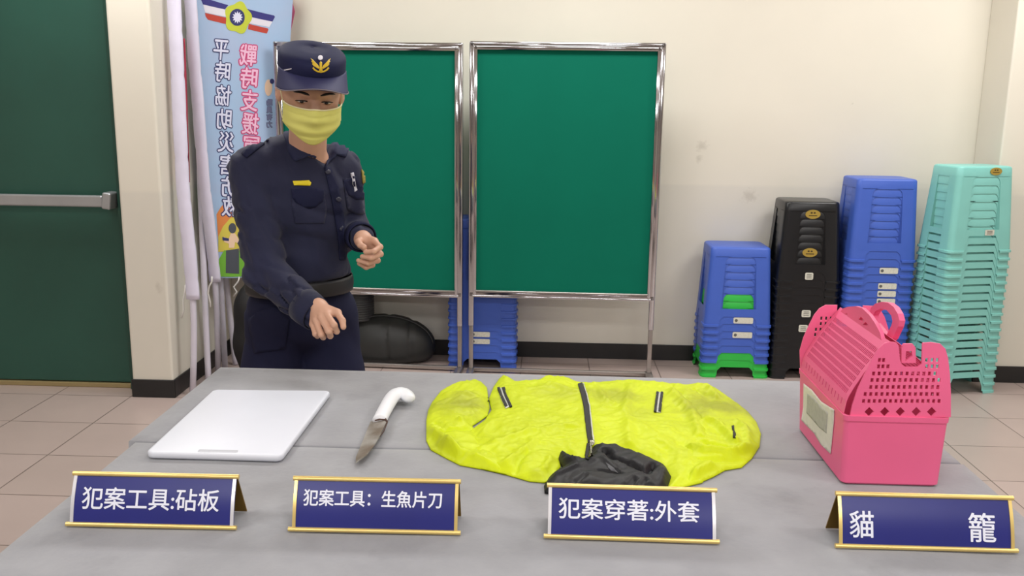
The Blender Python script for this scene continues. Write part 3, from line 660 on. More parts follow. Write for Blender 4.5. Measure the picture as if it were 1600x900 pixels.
# ------------------------------------------------------------------ stools
def stool_parts(wt, wb, dt, db, h=.45, rail=(.06, .105), c0=.085, rad=.03):
    """moulded stool in its own coordinates: seat, four corner legs, four side rails"""
    hw = lambda z: lerp(wb, wt, z/h); hd = lambda z: lerp(db, dt, z/h); th = .0012; parts = []
    def ringpts(z, r, ins=0.): return rr(-hw(z)+ins, hw(z)-ins, -hd(z)+ins, hd(z)-ins, r, 5)
    V, F = [], []; lv = [(h-.055, -.0), (h-.010, 0), (h-.003, .0035), (h, .010)]; n = 24
    for z, i in lv: V += [(x, y, z) for x, y in ringpts(z, rad, i)]
    for k in range(3):
        for i in range(n): F.append((k*n+i, k*n+(i+1) % n, (k+1)*n+(i+1) % n, (k+1)*n+i))
    F.append(tuple(range(3*n, 4*n)))
    parts.append(('seat', shell(V, F, th)))
    zt = h-.05
    for sx, sy in ((1, 1), (-1, 1), (-1, -1), (1, -1)):
        zs_ = [0, .012, .0135, .04, rail[0], rail[1], rail[1]+.03, .2, .3, zt-.035, zt-.018, zt-.007, zt]
        V, F = [], []
        for z in zs_:
            g = .0045 if z < .013 else 0; c = c0
            if z > zt-.035: u = (z-zt+.035)/.035; c = c0+.035*(1-math.sqrt(max(0, 1-u*u)))
            if rail[0]-.025 < z < rail[1]+.0: u = min(1, (z-rail[0]+.025)/.025); c = c0+.02*u*u
            a, b = hw(z)+g, hd(z)+g
            row = [(a-c, b), (a-rad, b)] + [(a-rad+rad*math.sin(t), b-rad+rad*math.cos(t)) for t in np.linspace(.3, math.pi/2-.3, 4)] + [(a, b-rad), (a, b-min(c, b*.62))]
            row = [(x*sx, y*sy, z) for x, y in row]; V += row
        m = 8
        for i in range(len(zs_)-1):
            for j in range(m-1):
                q = (i*m+j, i*m+j+1, (i+1)*m+j+1, (i+1)*m+j); F.append(q if sx*sy < 0 else q[::-1])
        parts.append(('leg', shell(V, F, th)))
    for ax, s in ((0, -1), (0, 1), (1, -1), (1, 1)):
        V, F = [], []; zz = [rail[0], rail[0]+.004, rail[1]-.004, rail[1]]
        for z in zz:
            a, b = (hw(z), hd(z)) if ax == 0 else (hd(z), hw(z)); half = max(a-min(c0, a*.62 if ax else c0)-.001+.004, .02)
            for u in np.linspace(-half, half, 6):
                p = (u, s*(b+.0001), z) if ax == 0 else (s*(b+.0001), u, z); V.append(p)
        for i in range(3):
            for j in range(5):
                q = (i*6+j, i*6+j+1, (i+1)*6+j+1, (i+1)*6+j); F.append(q if (s < 0) == (ax == 0) else q[::-1])
        parts.append(('rail', shell(V, F, th)))
    return parts
MESHES = {}
def stool_meshes(key, col, dims, m):
    if key in MESHES: return MESHES[key]
    out = []
    for nm, (v, f) in stool_parts(**dims):
        me = bpy.data.meshes.new('stool_'+nm); me.from_pydata([tuple(map(float, p)) for p in v], [], f); me.materials.append(m)
        me.polygons.foreach_set('use_smooth', [True]*len(me.polygons)); me.set_sharp_from_angle(angle=math.radians(40)); me.update(); out.append((nm, me))
    MESHES[key] = out; return out
BLUE = mat('blue_plastic', (66, 100, 196), .4, noise_amt=.05); GREEN = mat('green_plastic', (44, 186, 70), .4, noise_amt=.05)
BLKP = mat('black_plastic', (20, 22, 26), .28, noise_amt=.1); TEAL = mat('mint_plastic', (134, 205, 197), .4, noise_amt=.05)
STK = mat('price_sticker_paper', (222, 222, 208), .6, noise_amt=.15, noise_scale=120); STD = mat('sticker_print', (96, 96, 92), .6); BADGE = mat('gold_badge', (196, 170, 84), .35, .6); BADD = mat('badge_print', (70, 56, 24), .5)
def ordinal(i): return ['first', 'second', 'third', 'fourth', 'fifth', 'sixth', 'seventh', 'eighth', 'ninth', 'tenth', 'eleventh', 'twelfth', 'thirteenth', 'fourteenth', 'fifteenth', 'sixteenth', 'seventeenth', 'eighteenth', 'nineteenth', 'twentieth'][i]
PROTO = {}
def new_stool(key, dims, m, loc, rz, label, group):
    if key not in PROTO:
        r = bpy.data.objects.new('plastic_stool', None); r.empty_display_size = .1; C.objects.link(r); kids = []
        for nm, me in stool_meshes(key, None, dims, m):
            o = bpy.data.objects.new(nm, me); C.objects.link(o); o.parent = r; kids.append(o)
        PROTO[key] = (r, kids)
    else:
        r0, k0 = PROTO[key]; r = r0.copy(); C.objects.link(r)
        for k in k0: c = k.copy(); C.objects.link(c); c.parent = r
    r.location = loc; r.rotation_euler = (0, 0, rz); tag(r, label, 'stool', group); return r
def put_sticker(r, dims, z, x, w, hh_, kind):
    wb, wt, db, dt, h = dims['wb'], dims['wt'], dims['db'], dims['dt'], dims.get('h', .45)
    y = -lerp(db, dt, z/h)-.0022
    if kind == 'badge':
        o = mk('gold_badge', *xf(curve_mesh([circ(0, 0, w/2, hh_/2, 28)], .002), Matrix.Translation((x, y-.001, z)) @ Matrix.Rotation(math.pi/2, 4, 'X')), BADGE, r, False, True)
        v, f = join(*[xf(curve_mesh([rr(cx-a, cx+a, cy-b, cy+b, min(a, b)*.8)], .001), Matrix.Translation((x, y-.0022, z)) @ Matrix.Rotation(math.pi/2, 4, 'X')) for cx, cy, a, b in ((-.1*w, .16*hh_, .07*w, .09*hh_), (.1*w, .16*hh_, .07*w, .09*hh_), (0, -.14*hh_, .28*w, .05*hh_))])
        mk('badge_print', v, f, BADD, o, False, True)
    else:
        o = mk('price_sticker', *xf(curve_mesh([rr(-w/2, w/2, -hh_/2, hh_/2, hh_*.2)], .001), Matrix.Translation((x, y-.0006, z)) @ Matrix.Rotation(math.pi/2, 4, 'X')), STK, r, False, True)
        if kind == 'tag': mk('sticker_print', *xf(curve_mesh([circ(-w*.36, 0, hh_*.25)], .001), Matrix.Translation((x, y-.0014, z)) @ Matrix.Rotation(math.pi/2, 4, 'X')), STD, o, False, True)
        else: mk('sticker_print', *join(*[xf(curve_mesh([rr(-w*.3, w*.3, dz-hh_*.04, dz+hh_*.04, hh_*.03)], .001), Matrix.Translation((x, y-.0014, z)) @ Matrix.Rotation(math.pi/2, 4, 'X')) for dz in (-hh_*.22, hh_*.02, hh_*.25)]), STD, o, False, True)
def stack(cx, cy, rz, n, step, dims, colours, what, group, stickers, lean=(0, 0)):
    for i in range(n):          # i = 0 is the topmost
        key, m, cname = colours(i); k = n-1-i
        pos = 'topmost' if i == 0 else 'bottom one' if i == n-1 else ordinal(i)+' from the top'
        jx, jy = random.uniform(-.0001, .0001), random.uniform(-.0001, .0001)
        r = new_stool(key, dims, m, (cx+lean[0]*k+jx, cy+lean[1]*k+jy, k*step+.0006), rz, f'{cname} plastic stool, {pos} {what}', group)
        for kind, j, z, x, w, hh_ in stickers:
            if j == i: put_sticker(r, dims, z, x, w, hh_, kind)
dG = dict(wt=.165, wb=.188, dt=.135, db=.160); stack(1.099, 5.160, 0, 8, .042, dG, lambda i: ('g', GREEN, 'green') if i >= 6 else ('gb', BLUE, 'blue'), 'in the short blue and green stack', 'short blue and green stool stack', [('tag', 1, .082, .03, .11, .034), ('tag', 3, .082, .03, .11, .034)])
dK = dict(wt=.148, wb=.176, dt=.13, db=.157); stack(1.476, 5.160, 0, 14, .0427, dK, lambda i: ('k', BLKP, 'black'), 'in the black stack', 'black stool stack', [('badge', 1, .425, .0, .082, .05), ('badge', 6, .425, .0, .082, .05), ('sq', 1, .082, .0, .045, .04), ('sq', 6, .082, .0, .05, .04), ('sq', 8, .082, -.01, .05, .04)])
dB = dict(wt=.162, wb=.180, dt=.135, db=.162); stack(1.852, 5.115, 0, 17, .0431, dB, lambda i: ('b', BLUE, 'blue'), 'in the tall blue stack by the carrier', 'tall blue stool stack', [('tag', k, .082, .038, .10, .033) for k in (3, 5, 6, 7)])
dT = dict(wt=.163, wb=.190, dt=.112, db=.137, rail=(.09, .122)); stack(2.263, 4.925, math.radians(14), 19, .0431, dT, lambda i: ('t', TEAL, 'mint green'), 'in the mint green stack', 'mint green stool stack', [('badge', 0, .425, .05, .07, .04), ('sq', 0, .107, .04, .055, .03)])
dD = dict(wt=.165, wb=.195, dt=.115, db=.137); stack(-.345, 5.185, 0, 11, .042, dD, lambda i: ('d', BLUE, 'blue'), 'in the stack behind the display boards', 'blue stools behind the display boards', [('tag', k, .082, -.01, .11, .03) for k in (7, 8)])

# ------------------------------------------------------------------ black bag and hose behind the officer
RUB = mat('black_vinyl', (38, 40, 40), .45, noise_amt=.12, noise_scale=10)
bc = np.array([-.93, 5.19, .0])
bg = empty('equipment_bag', bc, 'bulky black rounded bag on the floor behind the officer', 'bag')
def bagf(P):
    d = s_ell(P, bc+[0, 0, .10], np.eye(3), (.30, .125, .185))
    r = np.linalg.norm((P-bc-[-.02, 0, 0])*[1, 1.2, 1.3], axis=1)
    for x in (.02, .16): d = d+.008*np.exp(-((P[:, 0]-bc[0]-x-.25*(.2-P[:, 2])**2*2)/.012)**2)
    return smax(d, .004-P[:, 2], .03)
mk('bag_body', *surf(bagf, bc+[-.36, -.2, -.01], bc+[.36, .2, .34], .012), RUB, bg)
hx = at(560, 480, 5.19)
mk('ribbed_hose', *tube([(hx[0], hx[1],   .25+.0035*k) for k in range(64)], [.094-.008*(k % 4 == 0)-.004*(k % 4 == 1) for k in range(64)], 28), mat('dark_grey_rubber', (58, 60, 62), .5), bg)
mk('seam_piping', *tube([tuple(bc+[.30*math.cos(a)*.97, -.03, .10+.18*math.sin(a)]) for a in np.linspace(.1, 2.6, 30)], .006, 8), RUB, bg)
g2 = at(392, 520, 4.75); b2 = np.array([g2[0]+.0, 4.74, 0])
def bag2(P): return smax(s_ell(P, b2+[0, 0, .26], np.eye(3), (.09, .10, .29))+.006*np.sin(P[:, 2]*26+4*P[:, 0]), .003-P[:, 2], .02)
o = mk('rubbish_bag', *surf(bag2, b2+[-.16, -.15, -.01], b2+[.16, .15, .6], .012), mat('black_bag_plastic', (16, 16, 18), .7), None); tag(o, 'upright black bag between the flag poles and the officer', 'bag')

# ------------------------------------------------------------------ flags
POLE = mat('white_pole_plastic', (212, 208, 222), .4); SLV = mat('lavender_white_sleeve_cloth', (224, 220, 240), .8, noise_amt=.06, noise_scale=12)
CORD = mat('white_cord', (232, 230, 226), .8); SKY = mat('sky_blue_banner_cloth', (164, 196, 230), .8, noise_amt=0, rgb2=(172, 190, 222), noise_scale=3)
cols = dict(b=(58, 56, 128), w=(226, 224, 236), r=(188, 70, 58), f=(196, 206, 66), n=(52, 56, 110), s=(220, 222, 244), p=(206, 74, 128), q=(244, 196, 224), o=(224, 138, 74), y=(216, 200, 84), g=(120, 186, 62), d=(78, 82, 92), h=(120, 126, 160), k=(240, 208, 178))
BM = {k: mat('banner_ink_'+k, v, .8) for k, v in cols.items()}
def pole_thing(name, foot, top_px, X_top, mid_px, w, label, cloth=None, cord=True, r=.016):
    f = atz(*foot, .0); t = atx(top_px[0], top_px[1], X_top) if X_top > -5 else CAM+(on_cloth(*top_px)-CAM)*(-X_top-10); f, t = Vector(f), Vector(t)
    up = t+(t-f)*.12
    e = empty(name, f, label, 'flag', 'leaning campaign flags')
    pts = [f.lerp(up, k/12) for k in range(13)]
    if mid_px:                                    # a thin plastic pole bows a little under its own weight
        zm = None
        for k, p in enumerate(pts):
            if zm is None and p.z > mid_px[2]: zm = k
        u = (mid_px[2]-f.z)/(up.z-f.z); q = f.lerp(up, u); off_ = mid_px[0]
        for k in range(13):
            t = k/12; wgt = math.sin(math.pi*min(1, t/ (2*u))) if t < u*2 else 0
            pts[k] = pts[k]+Vector((off_, mid_px[1], 0))*max(0, wgt)
    mk('pole', *tube(pts, r, 14), POLE, e)
    def pt(z):
        t = min(max((z-f.z)/(up.z-f.z)*12, 0), 11.999); i = int(t); return pts[i].lerp(pts[i+1], t-i)
    return e, pt
def sleeve(e, pt, z0, z1, w, th, tilt=0., seed=0):
    c = Vector((math.cos(tilt), math.sin(tilt), 0)); nn = Vector((-c.y, c.x, 0))
    def fn(u, v):
        a = 2*math.pi*u; p = pt(lerp(z0, z1, v)); k = 1+.12*noise.noise(Vector((seed, v*7, u*2)))
        if v > .02: k *= 1-.10*math.exp(-(((v*9) % 1-.5)/.06)**2)
        return p+c*math.cos(a)*w*k+nn*math.sin(a)*th*k
    V, F = grid(fn, 20, 70, 0, True); return mk('sleeve', *shell(V, F, .0015), SLV, e)
def cord(e, px, Y): mk('tie_cord', *tube([tuple(at(x, y, Y)) for x, y in px], .0045, 8), CORD, e)
zb_ = 0.545
PA = np.array([-1.80, 4.80]); PB = np.array([-1.40, 5.25]); dirp = (PB-PA)/np.linalg.norm(PB-PA); nrmP = np.array([-dirp[1], dirp[0]])
if nrmP[1] > 0: nrmP = -nrmP
def on_cloth(px, py, lift=0.):
    d = ray(px, py); n3 = np.array([nrmP[0], nrmP[1], 0]); t = (np.r_[PA, 0]-CAM)@n3/(d@n3); p = CAM+d*t
    s = (p[:2]-PA)@dirp; wv = .012*math.sin(9*s+1.1*p[2])+.007*math.sin(23*s-2*p[2])*(.4+max(0, 1.5-p[2]))
    return p+n3*(wv+lift)
# flag with the printed sky-blue cloth
eB, pB = pole_thing('flag', (341, 588), (297, 0), -1.80, (.022, 0, .55), 0, 'sky blue printed flag with ribbon emblem, leaning between column and display board')
TL, TR, BR, BL = np.array((292, -40)), np.array((458, -40)), np.array((432, 432)), np.array((334, 434))
CV, CF = grid(lambda u, v: on_cloth(*lerp(lerp(TL, TR, u), lerp(BL, BR, u), v)), 50, 110)
cloth = shell(CV, CF, .0012)
if np.dot(np.cross(np.subtract(CV[CF[0][1]], CV[CF[0][0]]), np.subtract(CV[CF[0][2]], CV[CF[0][0]])), CAM-np.array(CV[0])) < 0:
    CF = [q[::-1] for q in CF]; cloth = shell(CV, CF, .0012)
V, F, MI = list(map(tuple, cloth[0])), list(cloth[1]), [0]*len(cloth[1]); slots = ['']
def ink(vf, key, lift):
    global V, F, MI
    v, f = vf
    if key not in slots: slots.append(key)
    g = [on_cloth(p[0], p[1], lift) for p in v]; n = len(V); V += [tuple(p) for p in g]
    for q in f:
        a, b, c = (g[i] for i in q[:3]); F.append(tuple(i+n for i in (q if np.dot(np.cross(b-a, c-a), CAM-a) > 0 else q[::-1]))); MI.append(slots.index(key))
def ipoly(pts, key, lift, step=6):
    v, f, _ = tri2d(pts, step); ink((v, f), key, lift)
c6 = lambda pts: [(280+x/8.889, y/8.89) for x, y in pts]
ipoly(c6([(255, -80), (315, 62), (640, 130), (690, 70), (420, -5), (350, -80)]), 'b', .0010); ipoly(c6([(318, 66), (640, 130), (655, 232), (348, 176)]), 'w', .0010)
ipoly(c6([(345, 180), (665, 245), (660, 335), (390, 275), (355, 230)]), 'r', .0010); ipoly(c6([(930, 115), (1320, 215), (1330, 235), (1300, 300), (1020, 235)]), 'b', .0010)
ipoly(c6([(1010, 236), (1300, 300), (1260, 375), (990, 322)]), 'w', .0010); ipoly(c6([(980, 330), (1240, 392), (1250, 410), (1230, 465), (970, 405)]), 'r', .0010)
fl = [(825+185*(1+.09*math.cos(5*t+.3))*math.cos(t), 245+215*(1+.09*math.cos(5*t+.3))*math.sin(t)) for t in np.linspace(0, 2*math.pi, 60, endpoint=False)]
ipoly(c6(fl), 'f', .0018, 3); ipoly(c6(circ(812, 240, 108, 118)), 'n', .0026, 3)
ipoly(c6([(815+(78 if i % 2 == 0 else 50)*math.cos(math.pi*i/12), 240+(88 if i % 2 == 0 else 56)*math.sin(math.pi*i/12)) for i in range(24)]), 's', .0034, 3)
def glyph(ch, cx, cy, w, h, fill, edge, rot=0.):
    g0 = curve_mesh(None, 0, ch); e = w*.085
    for key, ox, oy, lf in [(edge, e*math.cos(t), e*math.sin(t), .0012+.00003*i) for i, t in enumerate(np.linspace(0, 2*math.pi, 8, endpoint=False))]+[(fill, dx, dy, .0022+.00003*i) for i, (dx, dy) in enumerate(((0, 0), (.5, 0), (-.5, 0), (0, .5), (0, -.5)))]:
        v, f = g0; grow = 1; A_ = np.array(v); lo, hi = A_.min(0), A_.max(0); s = (A_-(lo+hi)/2)/(hi-lo+1e-9)
        ca, sa = math.cos(rot), math.sin(rot); x, y = -s[:, 0]*w*grow, -s[:, 1]*h*grow       # the cloth is seen from its back: mirrored
        ink((np.column_stack([cx+ox+x*ca-y*sa, cy+oy+x*sa+y*ca, 0*x]).tolist(), f), key, lf)
for ch, cx, cy in (('平', 345, 78), ('時', 347, 112), ('協', 348, 149), ('助', 350, 186), ('災', 352, 222), ('害', 354, 257), ('防', 356, 291), ('救', 358, 322)): glyph(ch, cx, cy, 24, 31, 's', 'n', .08)
for ch, cx, cy in (('戰', 389, 86), ('時', 390, 122), ('支', 391, 157), ('援', 392, 193), ('軍', 393, 230), ('事', 394, 266), ('作', 395, 302), ('戰', 396, 334)): glyph(ch, cx, cy, 27, 32, 'q', 'p', .08)
for i, ch in enumerate('動員有力'): glyph(ch, 422.5, 160+i*11.5, 8, 9.5, 'h', 'n')
ipoly(circ(421, 137, 5.5, 13), 'k', .0012, 4); ipoly(circ(426, 127, 3.2, 4), 'n', .0018, 3)
c7 = lambda pts: [(300+x/3.75, 220+y/3.75) for x, y in pts]
ipoly(c7([(140, 430), (165, 385), (205, 345), (225, 270), (260, 230), (300, 250), (310, 430), (300, 480), (250, 540), (150, 580)]), 'o', .0012)
ipoly(c7([(150, 560), (175, 500), (215, 450), (262, 440), (300, 470), (305, 640), (150, 650)]), 'y', .0020)
ipoly(c7([(262, 440), (420, 430), (430, 640), (270, 650)]), 'h', .0026)
ipoly(c7([(130, 740), (180, 640), (300, 640), (430, 690), (430, 790), (130, 795)]), 'g', .0026)
ipoly(c7([(190, 640), (264, 628), (264, 776), (188, 772)]), 'd', .0036)
ipoly(c7(circ(226, 510, 22, 30)), 'd', .0036, 4); ipoly(c7([(180, 560), (205, 575), (215, 540), (240, 540), (262, 575), (262, 600), (240, 590), (235, 625), (205, 625), (205, 600), (180, 590)]), 'k', .0034, 4); ipoly(c7([(170, 562), (205, 570), (205, 585), (172, 582)]), 'n', .0042, 4)
mk('printed_cloth', V, F, [SKY]+[BM[k] for k in slots[1:]], eB, True, midx=MI, angle=60)
sleeve(eB, pB, zb_, 2.35, .034, .020, -.2, 3)
cord(eB, [(331, 432), (331, 440), (327, 447), (325, 458), (328, 470), (329, 480)], 4.66); cord(eB, [(374, 433), (372, 440), (365, 448), (370, 456), (365, 463)], 4.86)
eA, pA = pole_thing('flag', (301, 616), (272, 0), -1.835, (.026, 0, .5), 0, 'rolled flag in a white sleeve nearest the column, leaning')
sleeve(eA, pA, .505, 2.35, .036, .020, -.1, 9); cord(eA, [(290, 445), (289, 455), (286, 470), (287, 485), (283, 497)], 4.50)
RED = mat('crimson_flag_cloth', (186, 60, 84), .8); PNK = mat('pink_flag_cloth', (214, 104, 144), .8)
def narrow(e, pts, Ys, m, name='folded_cloth'):
    a, b = pts; V, F = grid(lambda u, v: at(*lerp(np.array(lerp(np.array(a[0], float), np.array(a[1], float), v)), np.array(lerp(np.array(b[0], float), np.array(b[1], float), v)), u), Ys+.02*math.sin(5*u+6*v)), 8, 30); mk(name, *shell(V, F, .0015), m, e)
narrow(eA, (((280, 60), (291, 285)), ((289, 60), (297, 285))), 4.62, RED)
eC, pC = pole_thing('flag', (326, 603), (312, 300), -11.012, None, 0, 'flag showing a narrow green and orange strip between the two white sleeves')
YELs = BM['y']
V, F, MI, slots = [], [], [], []
for key, y0, y1 in (('s', 225, 290), ('g', 290, 345), ('o', 345, 372), ('y', 372, 408), ('h', 408, 424), ('g', 424, 441)):
    a, b = lerp(306, 313, (y0-225)/216), lerp(306, 313, (y1-225)/216); c_, d_ = lerp(312, 324, (y0-225)/216), lerp(312, 324, (y1-225)/216)
    v, f = grid(lambda u, w: at(lerp(lerp(a, b, w), lerp(c_, d_, w), u), lerp(y0, y1, w), 4.885+.006*math.sin(7*u+.02*y0)), 8, 6); v, f = shell(v, f, .0015); n = len(V); V += v; F += [tuple(i+n for i in q) for q in f]; slots.append(key); MI += [len(slots)-1]*len(f)
mk('printed_cloth', V, F, [BM[k] for k in slots], eC, True, midx=MI)
eD, pD = pole_thing('flag', (352, 580), (342, 400), -11.012, None, 0, 'flag pole showing only below the sky blue flag, left of the slanting one')
eE, pE = pole_thing('flag', (368, 570), (350, 425), -11.06, None, 0, 'most slanting flag pole, nearest the officer, with pink cloth edge above')
narrow(eE, (((448, -30), (446, 62)), ((461, 18), (451, 66))), 5.30, PNK)
for o in (eA, eB, eC, eD, eE): o['group'] = 'leaning campaign flags'

# ------------------------------------------------------------------ the officer
NVY = mat('navy_uniform_cloth', (38, 41, 68), .75, noise_amt=.22, noise_scale=7, spec=.25, sheen=.1, bump=.6, bump_scale=30); NVC = mat('navy_cloth_lit_collar', (43, 47, 76), .75, noise_amt=.1, noise_scale=8, spec=.2); NVD = mat('navy_uniform_cloth_edge', (29, 32, 60), .8, spec=.2); NVT = mat('navy_trouser_cloth', (29, 31, 57), .8, noise_amt=.12, noise_scale=5, spec=.2)  # collar tone: same uniform cloth, lightened to stand in for light on it
SKIN = mat('skin', (212, 166, 142), .5, noise_amt=.06, noise_scale=20); HAIR = mat('black_hair', (22, 20, 20), .6); MASK = mat('yellow_mask_fabric', (222, 220, 122), .8, noise_amt=.05)
MASKW = mat('pale_mask_edge', (232, 226, 180), .8); BELT = mat('black_belt_webbing', (18, 18, 24), .5); SHOE = mat('black_shoe_leather', (18, 18, 20), .35)
off = empty('person', (-.75, 2.9, 0), 'officer in navy uniform, cap and yellow face mask reaching over the table', 'person')
PH = math.radians(27); fv = np.array([math.sin(PH), -math.cos(PH), 0]); lv_ = np.array([math.cos(PH), math.sin(PH), 0]); AX = np.array([lv_, fv, [0, 0, 1]])
sR, eR, wR = at(394, 266, 2.78), at(413, 424, 2.70), at(489, 488, 2.56)
sL, eL, wL = at(537, 264, 2.95), at(551, 362, 2.98), at(565, 371, 2.80)
c1, c2, c3 = at(465, 300, 2.87), at(467, 385, 2.90), at(468, 424, 2.92)
zbelt = at(468, 433, 2.92)[2]
def vnoise(P):
    I = np.floor(P).astype(np.int64); f = P-I; u = f*f*f*(f*(f*6-15)+10); out = 0.
    for a in (0, 1):
        for b in (0, 1):
            for c in (0, 1):
                h = (I[:, 0]+a)*374761393+(I[:, 1]+b)*668265263+(I[:, 2]+c)*2147483647; h = (h ^ (h >> 13))*1274126177 & 0xffffffff; h = ((h ^ (h >> 16)) & 0xffff)/65535.
                out = out+h*(u[:, 0] if a else 1-u[:, 0])*(u[:, 1] if b else 1-u[:, 1])*(u[:, 2] if c else 1-u[:, 2])
    return out
def folds(P, D, lam, warp=.6):
    """sharp cloth folds that run across the direction D, spaced about lam"""
    D = np.asarray(D, float); D = D/np.linalg.norm(D); t = (P@D)[:, None]
    Q = (P+t*D*1.6)/lam*.55                       # squeezed along D, so ridges lie across it
    w = vnoise(P/lam*.35+7)[:, None]
    v = vnoise(Q+warp*w*2)
    return np.clip(1-np.abs(v-.5)*5, 0, 1)**1.5
def wrinkle(P, amp):
    x, y, z = P.T
    return amp*(np.sin(31*x+23*z+2.2*np.sin(17*z-9*x))*.6+np.sin(47*z-26*x+14*y+1.7*np.sin(21*x+8*z))*.5+np.sin(64*x+40*y-33*z)*.25)
def shirtf(P):
    d = smin(s_ell(P, c1, AX, (.172, .122, .19)), s_ell(P, c2, AX, (.168, .132, .16)), .06)
    d = smin(d, s_ell(P, c3, AX, (.165, .136, .085)), .05)
    d = smin(d, s_cone(P, sR+lv_*.03, sL-lv_*.03, .062, .060), .06)
    d = smin(d, s_cone(P, at(468, 252, 2.87), at(481, 232, 2.82), .07, .056), .05)
    d = d+.004*np.sin(6+38*(P-c2)[:, 2]+18*(P-c2)@lv_)*np.exp(-((P[:, 2]-zbelt-.06)/.07)**2)
    d = smax(d, zbelt-P[:, 2], .012)
    ar = smin(s_cone(P, sR, eR, .074, .066), s_cone(P, eR, wR, .066, .046), .03)
    la = np.clip((P-eR)@((wR-eR)/np.linalg.norm(wR-eR))/.29, 0, 1); up = np.clip(1-((P[:, 2]-eR[2])/.30), 0, 1)
    ar = ar+.012*folds(P, (.9, .2, .75), .060)*(.25+.75*up)-.004*folds(P+3, (.5, 0, 1), .045)
    al = smin(s_cone(P, sL, eL, .062, .054), s_cone(P, eL, wL, .054, .043), .025)
    d = smin(d, ar, .022); d = smin(d, al, .022)
    d = d+wrinkle(P, .0008)+.008*folds(P+11, (.6, .1, 1), .085)-.005*folds(P+5, (1, .2, .35), .10)
    # open collar
    d = smax(d, .050-np.linalg.norm((P-at(484, 226, 2.82))*[1, 1, .9], axis=1), .01)
    SV = np.array([1, .25, 1]); d = smax(d, -s_cone(P*SV, at(498, 222, 2.80)*SV, at(511, 262, 2.80)*SV, .040, .004), .006)
    return d
SH = surf(shirtf, (-1.08, 2.48, .80), (-.40, 3.10, 1.48), .0065); SHB = bvh_of((SH[0].tolist(), SH[1].tolist()))
shirt = mk('shirt', *SH, NVY, off)
# trousers
hip = at(472, 492, 2.95); tR0, tR1 = at(432, 500, 2.93), at(428, 578, 2.92); tL0, tL1 = at(512, 500, 2.99), at(522, 578, 2.98)
kR, kL = np.array([tR1[0]-.005, 2.91, .47]), np.array([tL1[0]+.01, 2.98, .47]); aR, aL = np.array([tR1[0]-.01, 2.98, .09]), np.array([tL1[0]+.02, 3.05, .09])
def trouf(P):
    d = s_ell(P, hip+[0, 0, .02], AX, (.178, .142, .15))
    for a, b, k, an in ((tR0, tR1, kR, aR), (tL0, tL1, kL, aL)):
        g = smin(smin(s_cone(P, a, b, .102, .105), s_cone(P, b, k, .105, .080), .02), s_cone(P, k, an, .080, .066), .02); d = smin(d, g, .03)
    d = smax(d, P[:, 2]-(zbelt+.0), .01); d = smax(d, .05-P[:, 2], .01)
    return d+wrinkle(P*[1, 1, .8], .001)+.006*folds(P+2, (.8, 0, .8), .09)
TR = surf(trouf, (-1.16, 2.72, .03), (-.38, 3.22, 1.02), .010); mk('trousers', *TR, NVT, off); TRB = bvh_of((TR[0].tolist(), TR[1].tolist()))
mk('trouser_pocket', *decal([(388, 500), (402, 488), (430, 478), (452, 500), (446, 545), (398, 552)], TRB, .003, 6), NVT, off)
for an, s in ((aR, 'r'), (aL, 'l')):
    def shoef(P, an=an): return smax(smin(s_cone(P, an*[1, 1, 0]+[0, .02, .055], an*[1, 1, 0]+fv*.16+[0, 0, .035], .05, .040), s_cone(P, an, an*[1, 1, 0]+[0, 0, .07], .05, .05), .03), -P[:, 2]+.001, .01)
    mk('shoe', *surf(shoef, an*[1, 1, 0]+[-.12, -.25, -.005], an*[1, 1, 0]+[.2, .12, .17], .012), SHOE, off)
def ringf(u, v):
    a = 2*math.pi*u; p = c3*[1, 1, 0]+lv_*math.cos(a)*.170+fv*math.sin(a)*.142; b = .004*math.cos((v-.5)*math.pi)
    return np.r_[p[:2], zbelt-.044+.050*v]+np.r_[(lv_*math.cos(a)+fv*math.sin(a))[:2]*b, 0]
V, F = grid(ringf, 64, 6, 0, True); be = mk('belt', *shell(V, F, .004), BELT, off)
# head and hands: one skin mesh together with the covered body
HS = np.array([1.07, 1.05, .90]); Hc = at(486, 143, 2.68); yh, ph_ = math.radians(20), math.radians(18)
hf = np.array([math.sin(yh)*math.cos(ph_), -math.cos(yh)*math.cos(ph_), -math.sin(ph_)]); hl = np.array([math.cos(yh), math.sin(yh), 0]); hu = np.cross(hf, hl)
rl = math.radians(-2.5); hl, hu = hl*math.cos(rl)+hu*math.sin(rl), hu*math.cos(rl)-hl*math.sin(rl)
HA = np.array([hl, hf, hu])
def H(x, y, z): return Hc+hl*x*HS[0]+hf*y*HS[1]+hu*z*HS[2]
nb = at(480, 246, 2.84)
def headf(Pw):
    P = (Pw-Hc)@HA.T/HS; I = np.eye(3)
    d = smin(s_ell(P, (0, -.015, .035), I, (.080, .100, .098)), s_ell(P, (0, .022, -.035), I, (.070, .074, .092)), .03)
    d = smin(d, s_ell(P, (0, .034, -.088), I, (.046, .048, .040)), .03)
    d = smin(d, s_cone(P, np.array((-.034, .078, .020)), np.array((.034, .078, .020)), .013, .013), .02)
    for s in (-1, 1):
        d = smax(d, .013-np.linalg.norm(P-np.array((s*.032, .104, .000)), axis=1), .014)
        d = smin(d, s_ell(P, (s*.083, -.012, -.012), I, (.011, .019, .032)), .008)
        d = smax(d, .006-np.linalg.norm(P-np.array((s*.094, -.006, -.010)), axis=1), .006)
        d = smin(d, s_ell(P, (s*.032, .080, .0), I, (.0165, .012, .0115)), .003)
    d = smin(d, s_cone(P, np.array((0, .090, .002)), np.array((0, .108, -.036)), .008, .014), .014)
    d = smin(d, s_ell(P, (0, .094, -.068), I, (.022, .010, .008)), .01)
    d = smin(d, s_cone(Pw, H(0, -.03, -.06), nb, .056, .058), .025)
    return smin(d, s_cone(Pw, nb, at(505, 268, 2.87), .052, .045), .02)
